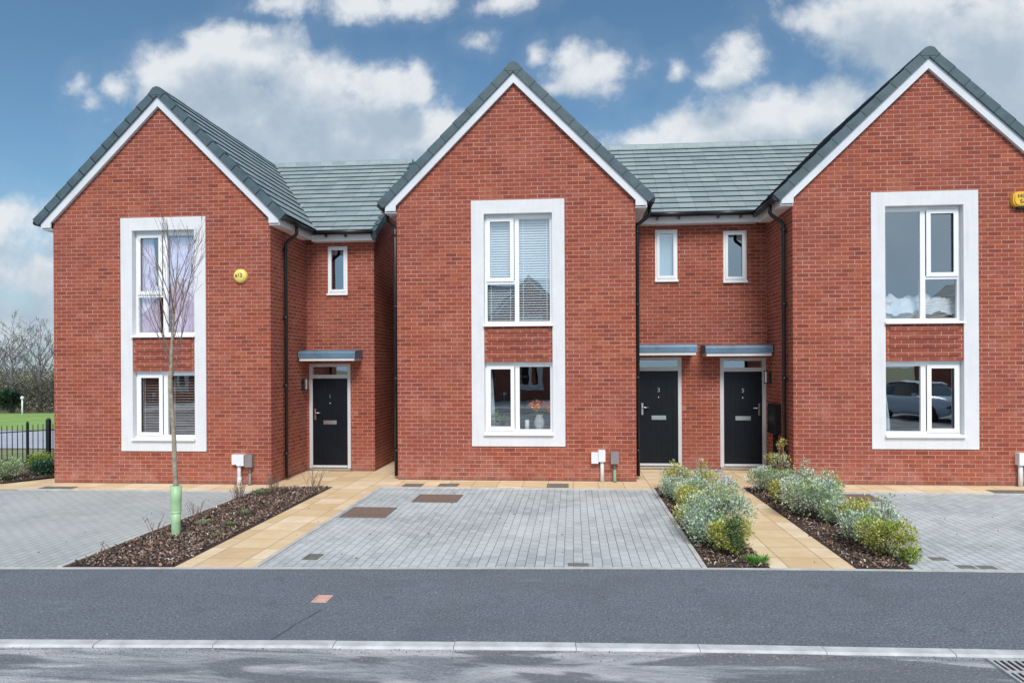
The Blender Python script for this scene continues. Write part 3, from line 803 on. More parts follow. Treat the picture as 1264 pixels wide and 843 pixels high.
    spy = MB(m); spy.lathe((cx, yl-.008, 1.455), [(.016,0),(.016,.006),(.006,.009)], 12, 'y'); spy.build('spyhole', M['metal'], door)
    num = {True: '1'}.get(detached, '3' if m > 0 else '5')
    text_mesh('door_number', num, .115, M['metal'], door, (cx*m, yl-.014, 1.60), .004)
    # --- entrance canopy
    ca = (2.225, 3.44) if detached else ((2.225, 3.47) if m > 0 else (2.23, 3.46))
    cz = 2.30 if not detached else 2.37; px_ = link_y-.55
    cm = MB(m); cm.prism_x([(link_y,cz+.06),(link_y,cz+.235),(px_+.09,cz+.215),(px_+.015,cz+.195),(px_,cz+.16),(px_,cz+.06)], ca[0], ca[1])
    can = cm.build('door_canopy', M['canopy'], root)
    ct = MB(m); ct.box(ca[0]+.02, ca[1]-.02, px_+.02, link_y, cz, cz+.059); ct.build('canopy_trim', M['canopy_trim'], can)
    # --- roofs: overlapping courses of flat tiles
    gauge = .292; th_ = .027
    def slope(mb, p0, up, along0, along1, n, ugen):
        """p0: eave point, up: unit vector up the slope, courses between along0/along1 (functions of s)"""
        nrm = None
        for i in range(n):
            s0, s1 = i*gauge, min((i+1)*gauge+.03, n*gauge)
            ugen(mb, s0, s1, i)
    rf = MB(m); re = MB(m); L = (2.52)*math.sqrt(2); n = int(L/gauge); gz = L/n; q = 1/math.sqrt(2)
    for side in (-1, 1):
        for i in range(n):
            s0, s1 = i*gz-.0, (i+1)*gz
            def P(s, h, y): return (side*(2.52-s*q+h*q), y, ZR-2.52+s*q+h*q)
            y0, y1 = .03, D+.1
            o = (i%2)*.165+ (7.3 if side > 0 else 0)
            pts = [P(s0,th_,y0),P(s0,th_,y1),P(s1,.004,y1),P(s1,.004,y0)]
            uv = [(y0+o,i+.02),(y1+o,i+.02),(y1+o,i+.98),(y0+o,i+.98)]
            if side < 0: pts = pts[::-1]; uv = uv[::-1]
            rf.face(pts, uv)
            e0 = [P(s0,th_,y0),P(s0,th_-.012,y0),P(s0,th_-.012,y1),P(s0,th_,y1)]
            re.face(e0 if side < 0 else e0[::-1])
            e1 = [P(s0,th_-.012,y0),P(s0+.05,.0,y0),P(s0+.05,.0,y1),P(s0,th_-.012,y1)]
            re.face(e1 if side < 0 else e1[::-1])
    # wing roof
    Lr = math.hypot(run, rise); cq, sq = run/Lr, rise/Lr
    Lw = Lr+.12/cq; n = round(Lw/gauge); gz = Lw/n
    xa, xb = .02, link_end+(.08 if detached else -.0)
    for side in (-1, 1):
        for i in range(n):
            s0, s1 = i*gz, (i+1)*gz
            def P(s, h, x):
                yy = ye-.12+s*cq-h*sq
                return (x, yy if side < 0 else 2*yr-yy, ze-.12*sq/cq+s*sq+h*cq)
            o = (i%2)*.165
            pts = [P(s0,th_,xa),P(s0,th_,xb),P(s1,.004,xb),P(s1,.004,xa)]
            ua, ub = xa*m*sc[0]+loc[0]+o, xb*m*sc[0]+loc[0]+o
            uv = [(ua,i+.02),(ub,i+.02),(ub,i+.98),(ua,i+.98)]
            if side > 0: pts = pts[::-1]; uv = uv[::-1]
            rf.face(pts, uv)
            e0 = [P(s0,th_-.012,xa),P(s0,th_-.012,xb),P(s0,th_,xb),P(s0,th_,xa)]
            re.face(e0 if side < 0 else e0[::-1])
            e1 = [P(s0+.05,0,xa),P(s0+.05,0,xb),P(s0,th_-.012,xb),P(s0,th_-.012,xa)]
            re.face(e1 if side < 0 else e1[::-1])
    roof = rf.build('roof', M['tile'], root)
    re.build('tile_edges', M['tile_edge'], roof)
    rg = MB(m); y = -.12
    prof = [(-.145,7.485),(.145,7.485),(.130,7.56),(.075,7.628),(0,7.652),(-.075,7.628),(-.130,7.56)]
    k = 0
    while y < D:
        dz_ = .004*(k%2); y2 = min(y+.449, D+.12)
        rg.prism([(x*(1+.03*(k%2)), z+dz_) for x, z in prof], y, y2); y += .45; k += 1
    rg.build('ridge_tiles', M['verge'], roof)
    rg = MB(m); xx = .02; k = 0
    while xx < link_end:
        x2 = min(xx+.449, xb); c = (yr, zr+.02); dz_ = .004*(k%2)
        rg.prism_x([(c[0]-.14,c[1]-.11),(c[0]+.14,c[1]-.11),(c[0]+.10,c[1]+.0+dz_),(c[0],c[1]+.045+dz_),(c[0]-.10,c[1]+dz_)], xx, x2); xx += .45; k += 1
    rg.build('ridge_tiles', M['tile'], roof)
    un = .335
    for yv0, yv1 in ((-.115,.05),(D-.05,D+.115)):
        vg = MB(m)
        for side in (-1, 1):
            s = 0.0; tot = 2.53*math.sqrt(2)-.10
            while s < tot:
                s2 = min(s+un+.015, tot); lift0, lift1 = .014, -.002
                def P(s_, h, y): return (side*(2.53-s_*q+h*q), y, ZR-2.53+s_*q+h*q)
                pts = []
                for y in (yv0, yv1):
                    pts.append([P(s,-.133,y),P(s2,-.133,y),P(s2,lift1+.012,y),P(s,lift0+.008,y)])
                a_, c_ = pts
                fs = [a_, c_[::-1]] + [[a_[(i+1)%4], a_[i], c_[i], c_[(i+1)%4]] for i in range(4)]
                for ff in fs: vg.face(ff if side < 0 else ff[::-1])
                s += un
        vg.build('verge_tiles', M['verge'], roof)
    if detached:
        vg = MB(m); tot = Lw-.02
        for sg in (-1, 1):
            s = 0.0
            while s < tot:
                s2 = min(s+un+.015, tot)
                def P(s_, h, x):
                    yy = ye-.13+s_*cq-h*sq
                    return (x, yy if sg < 0 else 2*yr-yy, ze-.13*sq/cq+s_*sq+h*cq)
                a_, c_ = [[P(s,-.13,x),P(s2,-.13,x),P(s2,.008,x),P(s,.03,x)] for x in (xb-.05, xb+.06)]
                fs = [a_, c_[::-1]] + [[a_[(i+1)%4], a_[i], c_[i], c_[(i+1)%4]] for i in range(4)]
                for ff in fs: vg.face(ff)
                s += un
        vg.build('verge_tiles', M['verge'], roof)
    # --- barge boards and boxed eaves
    zo, zi = 7.475, 7.285
    for (ya, yb, ys_) in ((-.075,-.045,-1),(D+.045,D+.075,1)):
        bg = MB(m)
        for side in (-1, 1):
            pr = [(0,zo),(0,zi),(2.20,zi-2.20),(2.20,4.985),(2.40,4.985),(2.40,zo-2.40)]
            pr = [(side*x_, z_) for x_, z_ in pr]
            bg.prism(pr if side > 0 else pr[::-1], ya, yb)
            if ys_ < 0: bg.face([(0,-.045,zi+.01),(side*2.2,-.045,zi-2.19),(side*2.2,0,zi-2.19),(0,0,zi+.01)][::-side])
        bg.build('barge_board', M['barge'], root)
    for side in (-1, 1):
        bg = MB(m); ylim = ye+.02 if side > 0 else D+.045
        bg.box(min(side*2.2,side*2.4), max(side*2.2,side*2.4), -.044, ylim, 4.952, 4.975)
        bg.box(min(side*2.385,side*2.41), max(side*2.385,side*2.41), -.043, ylim, 4.955, 5.14)
        bg.build('fascia', M['fascia'], root)
    xe = link_end; bz = 4.925+link_dz; bg = MB(m)
    bg.box(2.41, xe, link_y-.22, link_y, bz, bz+.020); bg.box(2.411, xe, link_y-.245, link_y-.22, bz-.002, bz+.15)
    if detached:
        pr = [(ye,bz),(link_y+.0,bz),(link_y+.02,bz+.1),(yr,zr-.31),(yr,zr-.14),(ye,ze-.14+.02)]
        bg.prism_x(pr, xe+.001, xe+.03)
    bg.build('fascia', M['fascia'], root)
    # --- gutters and downpipes
    def gutter(p, q_, hooks=()):
        gt = MB(m); gt.tube([p, q_], .052, 10)
        for xq in hooks: gt.box(xq-.012, xq+.012, ye-.12, ye+.004, 4.995+link_dz, 5.05+link_dz)
        gt.build('gutter', M['black'], root)
    gutter((2.50,-.10,5.085),(2.50,ye-.10,5.085)); gutter((-2.50,-.10,5.085),(-2.50,D+.1,5.085))
    gutter((2.46,ye-.12,5.082+link_dz),(xb,ye-.12,5.082+link_dz), [x_ for x_ in (2.75,3.17) if x_ < xb-.1])
    def downpipe(side, yp, yg):
        d_ = MB(m); xg, xw = side*2.49, side*2.262
        d_.tube([(xg,yg,5.08),(xg,yg,4.90),(xg-side*.03,yg+(yp-yg)*.1,4.86),(xw+side*.02,yp-(yp-yg)*.1,4.72),(xw,yp,4.68),(xw,yp,.05)], .034, 10)
        for z in (4.55,3.2,1.85,.5):
            d_.tube([(xw,yp,z),(xw,yp,z+.05)], .042, 10); d_.box(min(xw,side*2.2), max(xw,side*2.2), yp-.02, yp+.02, z+.01, z+.04)
        d_.build('downpipe', M['black'], root)
    downpipe(1, pipe_y[0], pipe_y[0]); downpipe(-1, pipe_y[1], pipe_y[2])
    # --- wall lamp by the door
    wl_ = MB(m); yy, zz = link_y-.27, 1.86
    wl_.box(2.2, 2.225, yy-.05, yy+.05, zz-.10, zz+.12); wl_.tube([(2.222,yy,zz+.06),(2.27,yy,zz+.06)], .012, 6)
    wl_.tube([(2.29,yy,zz-.11),(2.29,yy,zz-.09)], .045, 10); wl_.tube([(2.29,yy,zz+.13),(2.29,yy,zz+.15)], .045, 10)
    lm = wl_.build('wall_lamp', M['black'], root)
    lg = MB(m); lg.tube([(2.29,yy,zz-.088),(2.29,yy,zz+.128)], .034, 10, cap=False); lg.build('lamp_tube', M['metal'], lm)
    return root
LOC = {'L': (-7.46,12.38,0), 'C': (-1.055,13.063,0), 'R': (6.16,12.964,0)}
SCL = {'L': (.939,.94,.938), 'C': (1,1,1), 'R': (1.036,1,.99)}
HL = build_house('detached brick house at the left end of the row, bare young tree standing before it', LOC['L'], SCL['L'], 1, 3.70, 1.84, 0, True, (.58,1.3,1.0), 'lower', 3.72)
HC = build_house('brick house in the middle with pale blind in its upper window', LOC['C'], SCL['C'], 1, 3.565, 1.59, 0, False, (.33,.13,.42), 'upper', 3.50)
HR = build_house('brick house on the right with black meter box and hedge of shrubs beside its door', LOC['R'], SCL['R'], -1, 3.523, 1.69, .052, False, (.32,.6,.6), None, 3.50)

# fittings on the fronts
def meter(root, m, x, style):
    a = MB(m); w = .125
    if style != 'left':
        a.box(x, x+w, -.10, -.0, .335, .535)
    else:
        a.box(x, x+w*.85, -.10, 0, .39, .58)
    a.box(x+w*(.85 if style == 'left' else 1)+.002, x+2*w, -.13, 0, .37, .58)
    if style == 'right': pass
    mb = a.build('meter_box', M['meterwhite'], root)
    p = MB(m); px_ = x+(.13 if style == 'left' else .195)
    p.tube([(px_,-.055,.37 if style != 'left' else .40),(px_,-.055,.26),(px_,-.055,.0)], [.036,.036,.036], 8)
    if style == 'left': p.tube([(px_+.005,-.055,.15),(px_+.005,-.06,.0)], [.04,.05], 8)
    p.build('meter_pipe', M['meterwhite'], mb)
meter(HL, 1, 1.46, 'left'); meter(HC, 1, 1.385, 'mid'); meter(HR, -1, -1.62, 'right')
def grey_meter(root, x, z0, z1, pipe_mat):
    a = MB(); a.box(x, x+.135, -.115, 0, z0, z1); a.box(x-.004, x+.139, -.122, -.115, z0-.004, z1+.004)
    g = a.build('meter_box', M['metergrey'], root)
    g['label'] = 'brown-grey meter box'
    p = MB(); p.tube([(x+.07,-.05,z0),(x+.07,-.05,.22)], .016, 6); p.build('meter_pipe', M['metergrey'], g)
    p = MB(); p.tube([(x+.07,-.05,.22),(x+.07,-.055,.05),(x+.07,-.06,0)], [.026,.03,.04], 8); p.build('meter_pipe', pipe_mat, g)
grey_meter(HL, 1.73, .35, .58, M['metergrey']); grey_meter(HC, 1.735, .335, .55, M['greenpipe'])
bb = MB(-1); bb.box(2.2, 2.31, .74, 1.24, .80, 1.37); bb.box(2.31, 2.318, .76, 1.22, .82, 1.35)
bbx = bb.build('black_meter_box', M['black'], HR)
bp_ = MB(-1); bp_.box(2.2, 2.27, .95, 1.04, 0, .80); bp_.build('meter_pipe', M['black'], bbx)
al = MB(); al.lathe((1.618,0,3.99), [(.135,0),(.135,.03),(.122,.055),(.09,.075),(.045,.083),(.01,.085)], 28, 'y')
a1 = al.build('alarm_box', M['yellow_pale'], HL); a1['label'] = 'round pale yellow alarm box'
text_mesh('alarm_lettering', 'a12', .10, M['ink'], a1, (1.612,-.088,4.0), .003)
al = MB(-1)
pr = []
for (cx_, cz_, a0) in ((-1.405,4.925,-90),(-1.405,5.0,0),(-1.60,5.0,90),(-1.60,4.925,180)):
    for k in range(4): pr.append((cx_+.09*math.cos(R(a0+k*30)), cz_+.09*math.sin(R(a0+k*30))))
al.prism(pr, -.085, 0)
al.prism([(-1.5+(x+1.5)*.88, 4.965+(z-4.965)*.86) for x, z in pr], -.105, -.085)
a2 = al.build('alarm_box', M['yellow'], HR); a2['label'] = 'yellow alarm box with dark underside'
sb_ = MB(-1); sb_.box(-1.60,-1.40,-.07,0,4.80,4.838); sb_.build('alarm_base', M['black'], a2)
text_mesh('alarm_lettering', 'HOME\nSAFE', .095, M['ink'], a2, (1.51,-.109,4.96), .002)

# house across the street (its wall and gable are what the lower windows mirror)
def copy_tree(o, parent=None):
    c = o.copy(); COL.objects.link(c); c.parent = parent
    for ch in list(o.children): copy_tree(ch, c)
    return c
HO = copy_tree(HC); HO.location = (-2.6,-17.2,0); HO.rotation_euler = (0,0,math.pi)
HO['label'] = 'brick house across the street, mirrored in the lower windows'
HO2 = copy_tree(HR); HO2.location = (26.0,-17.6,0); HO2.rotation_euler = (0,0,math.pi)
HO2['label'] = 'second brick house across the street, mirrored in the right house windows'
HO3 = copy_tree(HC); HO3.location = (-24.5,-17.4,0); HO3.rotation_euler = (0,0,math.pi)
HO3['label'] = 'third brick house across the street, mirrored in the left house windows'

# ------------------------------------------------------------------ parked cars (mirrored in the right house window)
M['car_silver'] = simple('silver_blue_car_paint', (.58,.67,.76), .25, .03, 2, metal=.1)
M['car_blue'] = simple('mid_blue_car_paint', (.07,.20,.34), .25, .05, 2, metal=.3)
M['tyre'] = simple('tyre_rubber', (.02,.02,.02), .8, .2, 9)
M['car_glass'] = simple('dark_car_glass', (.02,.025,.03), .08, .1, 2)
M['lamp_red'] = simple('red_lamp_lens', (.45,.03,.02), .2, .1, 5)
M['lamp_clear'] = simple('clear_lamp_lens', (.75,.78,.8), .15, .1, 5)
def loft(mb, secs):
    for a, b in zip(secs, secs[1:]):
        for k in range(len(a)-1): mb.face([a[k], b[k], b[k+1], a[k+1]], smooth=True)
    mb.face(secs[0][::-1]); mb.face(secs[-1])
def make_car(x, y, rz, paint, label):
    e = empty('parked_car', (x,y,-.03), label, 'car', 'cars parked across the street', (1,1,1), rz)
    def sec(px, w, zb, zs, crown=.03):
        return [(px,-w*.86,zb),(px,-w*.98,zb+.14),(px,-w,zb+.30),(px,-w*.985,zs-.10),(px,-w*.90,zs),(px,-w*.45,zs+crown),(px,w*.45,zs+crown),(px,w*.90,zs),(px,w*.985,zs-.10),(px,w,zb+.30),(px,w*.98,zb+.14),(px,w*.86,zb)]
    b = MB(); loft(b, [sec(*q) for q in ((-2.05,.62,.38,.62),(-1.98,.78,.24,.84),(-1.7,.86,.2,.93),(-.9,.88,.19,.95),(.5,.88,.19,.95),(.95,.87,.19,.95),(1.6,.85,.2,.86),(1.95,.76,.24,.74),(2.08,.60,.36,.60))])
    body = b.build('body', paint, e)
    def gsec(px, w, z0, z1, w1): return [(px,-w,z0),(px,-(w+w1)/2,(z0+z1)/2+.03),(px,-w1,z1-.03),(px,-w1*.6,z1),(px,w1*.6,z1),(px,w1,z1-.03),(px,(w+w1)/2,(z0+z1)/2+.03),(px,w,z0)]
    b = MB(); loft(b, [gsec(-1.92,.74,.86,.90,.70),(gsec(-1.45,.80,.9,1.36,.62)),gsec(-.6,.82,.92,1.47,.64),gsec(.2,.82,.92,1.44,.63),gsec(.55,.81,.92,1.30,.63),gsec(1.15,.76,.90,.94,.70)])
    b.build('window_glass', M['car_glass'], e)
    b = MB(); loft(b, [[(px,-w,z-.03),(px,-w*.6,z+.012),(px,w*.6,z+.012),(px,w,z-.03)] for px, w, z in ((-1.47,.625,1.37),(-.6,.65,1.482),(.2,.64,1.452),(.38,.635,1.385))]); b.build('roof', paint, e)
    for wx in (-1.28,1.30):
        for sd_ in (-1,1):
            w = MB(); c = (wx, sd_*.80 if sd_ < 0 else .80, .31)
            w.lathe((wx, .80*sd_+.10, .31), [(.20,-.0),(.29,.0),(.31,.03),(.31,.17),(.29,.2),(.20,.2)], 20, 'y'); wh = w.build('wheel', M['tyre'], e)
            w = MB(); w.lathe((wx, .80*sd_+.105, .31), [(.20,-.0),(.20,.21),(.06,.205)], 16, 'y'); w.build('rim', M['metal'], wh)
    for sd_ in (-1,1):
        l = MB(); l.box(1.86,1.99,sd_*.62-.13,sd_*.62+.13,.60,.73); l.build('headlight', M['lamp_clear'], e)
        l = MB(); l.box(-1.99,-1.90,sd_*.66-.1,sd_*.66+.1,.68,.88); l.build('tail_light', M['lamp_red'], e)
        l = MB(); l.box(.55,.70,sd_*.93-.07,sd_*.93+.07,.93,1.05); l.build('wing_mirror', paint, e)
    l = MB(); l.box(-2.075,-2.04,-.27,.27,.48,.59); l.build('number_plate', M['lamp_clear'], e)
    return e
make_car(13.6,-2.6,R(78),M['car_silver'],'silver-blue car parked across the street, mirrored in the right house lower window')
make_car(17.2,-2.9,R(35),M['car_blue'],'blue car parked across the street beside the silver one')
# ------------------------------------------------------------------ things behind the glass
def hpos(k, x, y, z, m=1):
    return (LOC[k][0]+SCL[k][0]*x*m, LOC[k][1]+SCL[k][1]*y, LOC[k][2]+SCL[k][2]*z)
def curtain(name, k, m, x0, x1, z0, z1, y, mat, label, folds=7, top=None, group=None):
    """x0..x1 at the hem, top=(x0,x1) at the rail"""
    c = MB(); n = folds*6; rows = 10
    tx = top or (x0, x1)
    def P(i, j):
        a = i/n; h = j/rows
        xa = x0+(x1-x0)*a; xt = tx[0]+(tx[1]-tx[0])*a
        x = xa+(xt-xa)*h**1.6
        return hpos(k, x, y+.022*math.sin(a*folds*2*math.pi)+.008*math.sin(a*17+h*3), z0+(z1-z0)*h, m)
    for i in range(n):
        for j in range(rows): c.face([P(i,j),P(i+1,j),P(i+1,j+1),P(i,j+1)], smooth=True)
    o = c.build(name, mat); tag(o, label, 'curtain', group); return o
curtain('curtain','L',1,-.53,-.12,2.90,4.80,.215,M['voile'],'lilac voile gathered at the left of the left house upper window',7,(-.53,-.28))
curtain('curtain','L',1,.06,.66,2.90,4.80,.22,M['voile'],'lilac voile across the right pane of the left house upper window',9)
curtain('curtain','C',1,-.55,-.40,.95,2.1,.28,M['white_cloth'],'white curtain at the left edge of the middle house lower window',3,(-.55,-.46))
curtain('curtain','R',-1,.50,.69,.93,2.08,.28,M['white_cloth'],'white curtain tied at the left of the right house lower window',4,(.66,.69))
curtain('curtain','R',-1,.555,.69,2.92,4.82,.28,M['white_cloth'],'white curtain at the left of the right house upper window',4,(.62,.69))
# bed end with a white throw in the right house upper window
bz = empty('bed', hpos('R',.05,.32,2.62,-1), 'beige bed end heaped with white bedding behind the right house upper window', 'bed')
hb = MB(); hb.box(-.62,.62,0,.10,0,.62); hb.box(-.60,.60,.10,1.6,.1,.45); hb.build('bed_end', M['beige'], bz)
wd = MB()
nx, ny = 30, 8
def bp(i, j):
    a = i/nx; t_ = j/ny
    z = .58+.14*math.sin(t_*math.pi)*(1+.12*math.sin(a*13)+.10*math.sin(a*29+1)) + .10*mnoise.noise((a*7,t_*4,0)) + .05*mnoise.noise((a*22,t_*9,2)) - .10*(abs(a-.5)*2)**6
    return (-.66+1.32*a, -.07+.42*t_+.03*math.sin(a*15), z - (.16 if j == 0 else 0))
for i in range(nx):
    for j in range(ny): wd.face([bp(i,j),bp(i+1,j),bp(i+1,j+1),bp(i,j+1)], smooth=True)
wd.build('bedding', M['white_cloth'], bz)
# vase of flowers
def leaf(c, p, d, up, L, W, col):
    d = d.normalized(); s = d.cross(up)
    if s.length < 1e-4: s = d.orthogonal()
    s = s.normalized()*W/2; tip = p+d*L; mid = p+d*L*.5 + up*L*.06
    c.face([p, mid+s, tip, mid-s], col=col)
vx = hpos('C',.43,.25,.92)
vs = empty('vase', vx, 'patterned glass vase of orange roses on the middle house lower window sill', 'vase', None, (1.2,1.1,1.15))
v_ = MB(); v_.lathe((0,0,0), [(.055,0),(.075,.05),(.085,.11),(.07,.17),(.05,.21),(.062,.24),(.05,.235)], 16); v_.build('vase_body', M['vase'], vs)
fl = MB(); st = MB()
for i in range(30):
    a = rnd.uniform(0,6.28); rr = .19*math.sqrt(rnd.random())
    p = Vector((rr*math.cos(a)*1.15, rr*math.sin(a)*.7, .34+rnd.uniform(0,.11)-rr*.2))
    st.tube([(0,0,.2), tuple(p*.6+Vector((0,0,.1))), tuple(p)], .004, 4, col=(.10,.2,.05))
    col = rnd.choice([(.92,.24,.06),(.95,.42,.16),(.88,.16,.07),(.95,.66,.30)])
    for k in range(26):
        d = Vector((rnd.gauss(0,1),rnd.gauss(0,1),rnd.gauss(.3,.8)))
        leaf(fl, p+d.normalized()*.012, d, Vector((0,0,1)), .042, .038, tuple(min(1,x*rnd.uniform(.85,1.15)) for x in col))
for i in range(110):
    d = Vector((rnd.gauss(0,1),rnd.gauss(0,.6),rnd.uniform(.1,1)))
    p = Vector((rnd.uniform(-.12,.12), rnd.uniform(-.06,.06), rnd.uniform(.22,.38)))
    leaf(st, p, d, Vector((0,0,1)), .06, .03, (.13*rnd.uniform(.6,1.3),.24*rnd.uniform(.6,1.3),.07))
fl.build('flowers', M['leaf'], vs); st.build('stems', M['leaf'], vs)
def pot_plant(loc, label, col, r, h, ww):
    e = empty('pot_plant', loc, label, 'pot plant')
    p = MB(); p.lathe((0,0,0), [(.045,0),(.06,.10),(.064,.11),(.05,.105)], 14); p.build('pot', M['metergrey'], e)
    l = MB()
    for i in range(ww):
        d = Vector((rnd.gauss(0,1),rnd.gauss(0,.6),rnd.uniform(.0,1.2)))
        q = Vector((0,0,.1))+d.normalized()*rnd.uniform(.03,r); q.z = .08+abs(q.z-.1)*h/r
        leaf(l, q, d, Vector((0,0,1)), .075, .05, tuple(x*rnd.uniform(.6,1.3) for x in col))
    l.build('foliage', M['leaf'], e)
pot_plant(hpos('C',-.36,.29,.93), 'bright green pot plant inside the middle house lower window', (.28,.42,.06), .14, .22, 70)
pot_plant(hpos('C',-.17,.30,.93), 'pale green pot plant beside the brighter one in the lower window', (.26,.34,.16), .12, .15, 55)
cdl = MB(); cdl.lathe(hpos('C',.20,.28,.93), [(.04,0),(.042,.02),(.04,.16),(.03,.165)], 14)
tag(cdl.build('candle', M['blind_light']), 'pale blue candle on the sill left of the vase', 'candle')

# ------------------------------------------------------------------ covers and grate
def cover(name, pts_rect, mat, label, cat='cover', z=0.0, frame=.025, fm=None):
    x0, x1, y0, y1 = pts_rect
    e = empty(name, ((x0+x1)/2,(y0+y1)/2,z), label, cat, 'covers set in the paving')
    w, d = (x1-x0)/2, (y1-y0)/2
    f = MB(); f.box(-w,w,-d,-d+frame,-.03,.008); f.box(-w,w,d-frame,d,-.03,.008); f.box(-w,-w+frame,-d+frame,d-frame,-.03,.008); f.box(w-frame,w,-d+frame,d-frame,-.03,.008)
    f.build('cover_frame', fm or M['cover_grey'], e)
    p = MB(); p.box(-w+frame+.004,w-frame-.004,-d+frame+.004,d-frame-.004,-.03,.006); p.build('cover_plate', mat, e)
cover('inspection_cover', (-3.27,-2.61,9.72,10.44), M['cover_brown'], 'brown inspection cover beside the path, nearer to the road of the two')
cover('inspection_cover', (-2.51,-1.79,10.88,11.55), M['cover_brown'], 'brown inspection cover farther back, nearer to the middle house')
cover('vent_cover', (-3.00,-2.66,12.28,12.60), M['cover_grey'], 'small grey cover in the buff paving at the corner of the middle house', z=-.004)
cover('vent_cover', (-2.38,-2.03,12.36,12.66), M['cover_grey'], 'small grey cover before the middle house, second from its corner', z=-.004)
cover('vent_cover', (-.46,-.08,12.34,12.74), M['cover_grey'], 'small grey cover in the buff paving under the middle house window', z=-.004)
cover('stop_tap_cover', (-2.96,-2.79,7.56,7.79), M['cover_grey'], 'small dark cover at the front of the middle driveway beside the path')
cover('stop_tap_cover', (-.06,.16,7.51,7.61), M['cover_grey'], 'narrow dark cover at the front edge of the middle driveway', frame=.015)
cover('vent_cover', (-9.35,-8.75,11.72,11.95), M['cover_grey'], 'flat grey cover in the paving by the left house corner', z=-.004)
cover('vent_cover', (6.85,7.45,12.2,12.5), M['cover_grey'], 'flat grey cover in the paving before the right house, beyond its window', z=-.004)
cover('inspection_cover', (4.05,4.75,11.35,11.95), M['cover_brown'], 'brown inspection cover on the right driveway behind the shrubs')
cover('marker_cover', (-2.34,-2.20,6.20,6.385), M['cover_pink'], 'salmon pink square cover in the asphalt footway', frame=.014, fm=M['cover_pink'])
for i, (x_, y_) in enumerate(((3.92,8.05),(4.05,7.75),(4.25,7.75))):
    c_ = MB(); c_.box(x_-.085, x_+.085, y_-.06, y_+.06, -.03, .004)
    tag(c_.build('paving_block', M['cover_grey']), ['single dark paving block set farther back in the right driveway','dark paving block at the front of the right driveway near the shrubs','dark paving block at the front of the right driveway, rightmost'][i], 'paving block', 'dark blocks in the right driveway')
ge = empty('drain_grate', (3.16,5.15,-.011), 'slotted pale iron drain grate in the road by the kerb', 'drain')
gf = MB(); gw, gd = .225, .215
gf.box(-gw,gw,-gd,-gd+.02,-.05,.012); gf.box(-gw,gw,gd-.02,gd,-.05,.012); gf.box(-gw,-gw+.02,-gd+.02,gd-.02,-.05,.012); gf.box(gw-.02,gw,-gd+.02,gd-.02,-.05,.012)
gf.build('grate_frame', M['iron'], ge)
gs = MB(); gs.box(-gw+.02,gw-.02,-.012,.012,-.03,.010)
k = -gw+.055
while k < gw-.03:
    gs.box(k-.010,k+.010,-gd+.02,-.012,-.03,.009); gs.box(k-.010,k+.010,.012,gd-.02,-.03,.009); k += .048
gs.build('grate_bars', M['iron'], ge)
gv = MB(); gv.box(-gw+.02,gw-.02,-gd+.02,gd-.02,.0005,.0015); gv.build('gully_shade_sheet', M['void_shade'], ge)  # near-black sheet between the bars, painting in the shade of the hollow below

# ------------------------------------------------------------------ gate in the side passage
gt_ = empty('side_gate', (-3.72,15.6,0), 'black timber gate with capped post in the passage beside the middle house', 'gate')
q = MB(); q.box(-.26,-.19,0,.07,0,1.32); q.box(-.27,-.18,-.01,.08,1.32,1.345); q.box(.10,.17,0,.07,0,1.30); q.build('post', M['gatewood'], gt_)
q = MB()
for i in range(3): q.box(-.185+.095*i, -.185+.095*i+.09, .02, .045, .08, 1.26)
q.box(-.185,.10,.045,.08,.3,.4); q.box(-.185,.10,.045,.08,.95,1.05); q.build('gate_leaf', M['gatewood'], gt_)

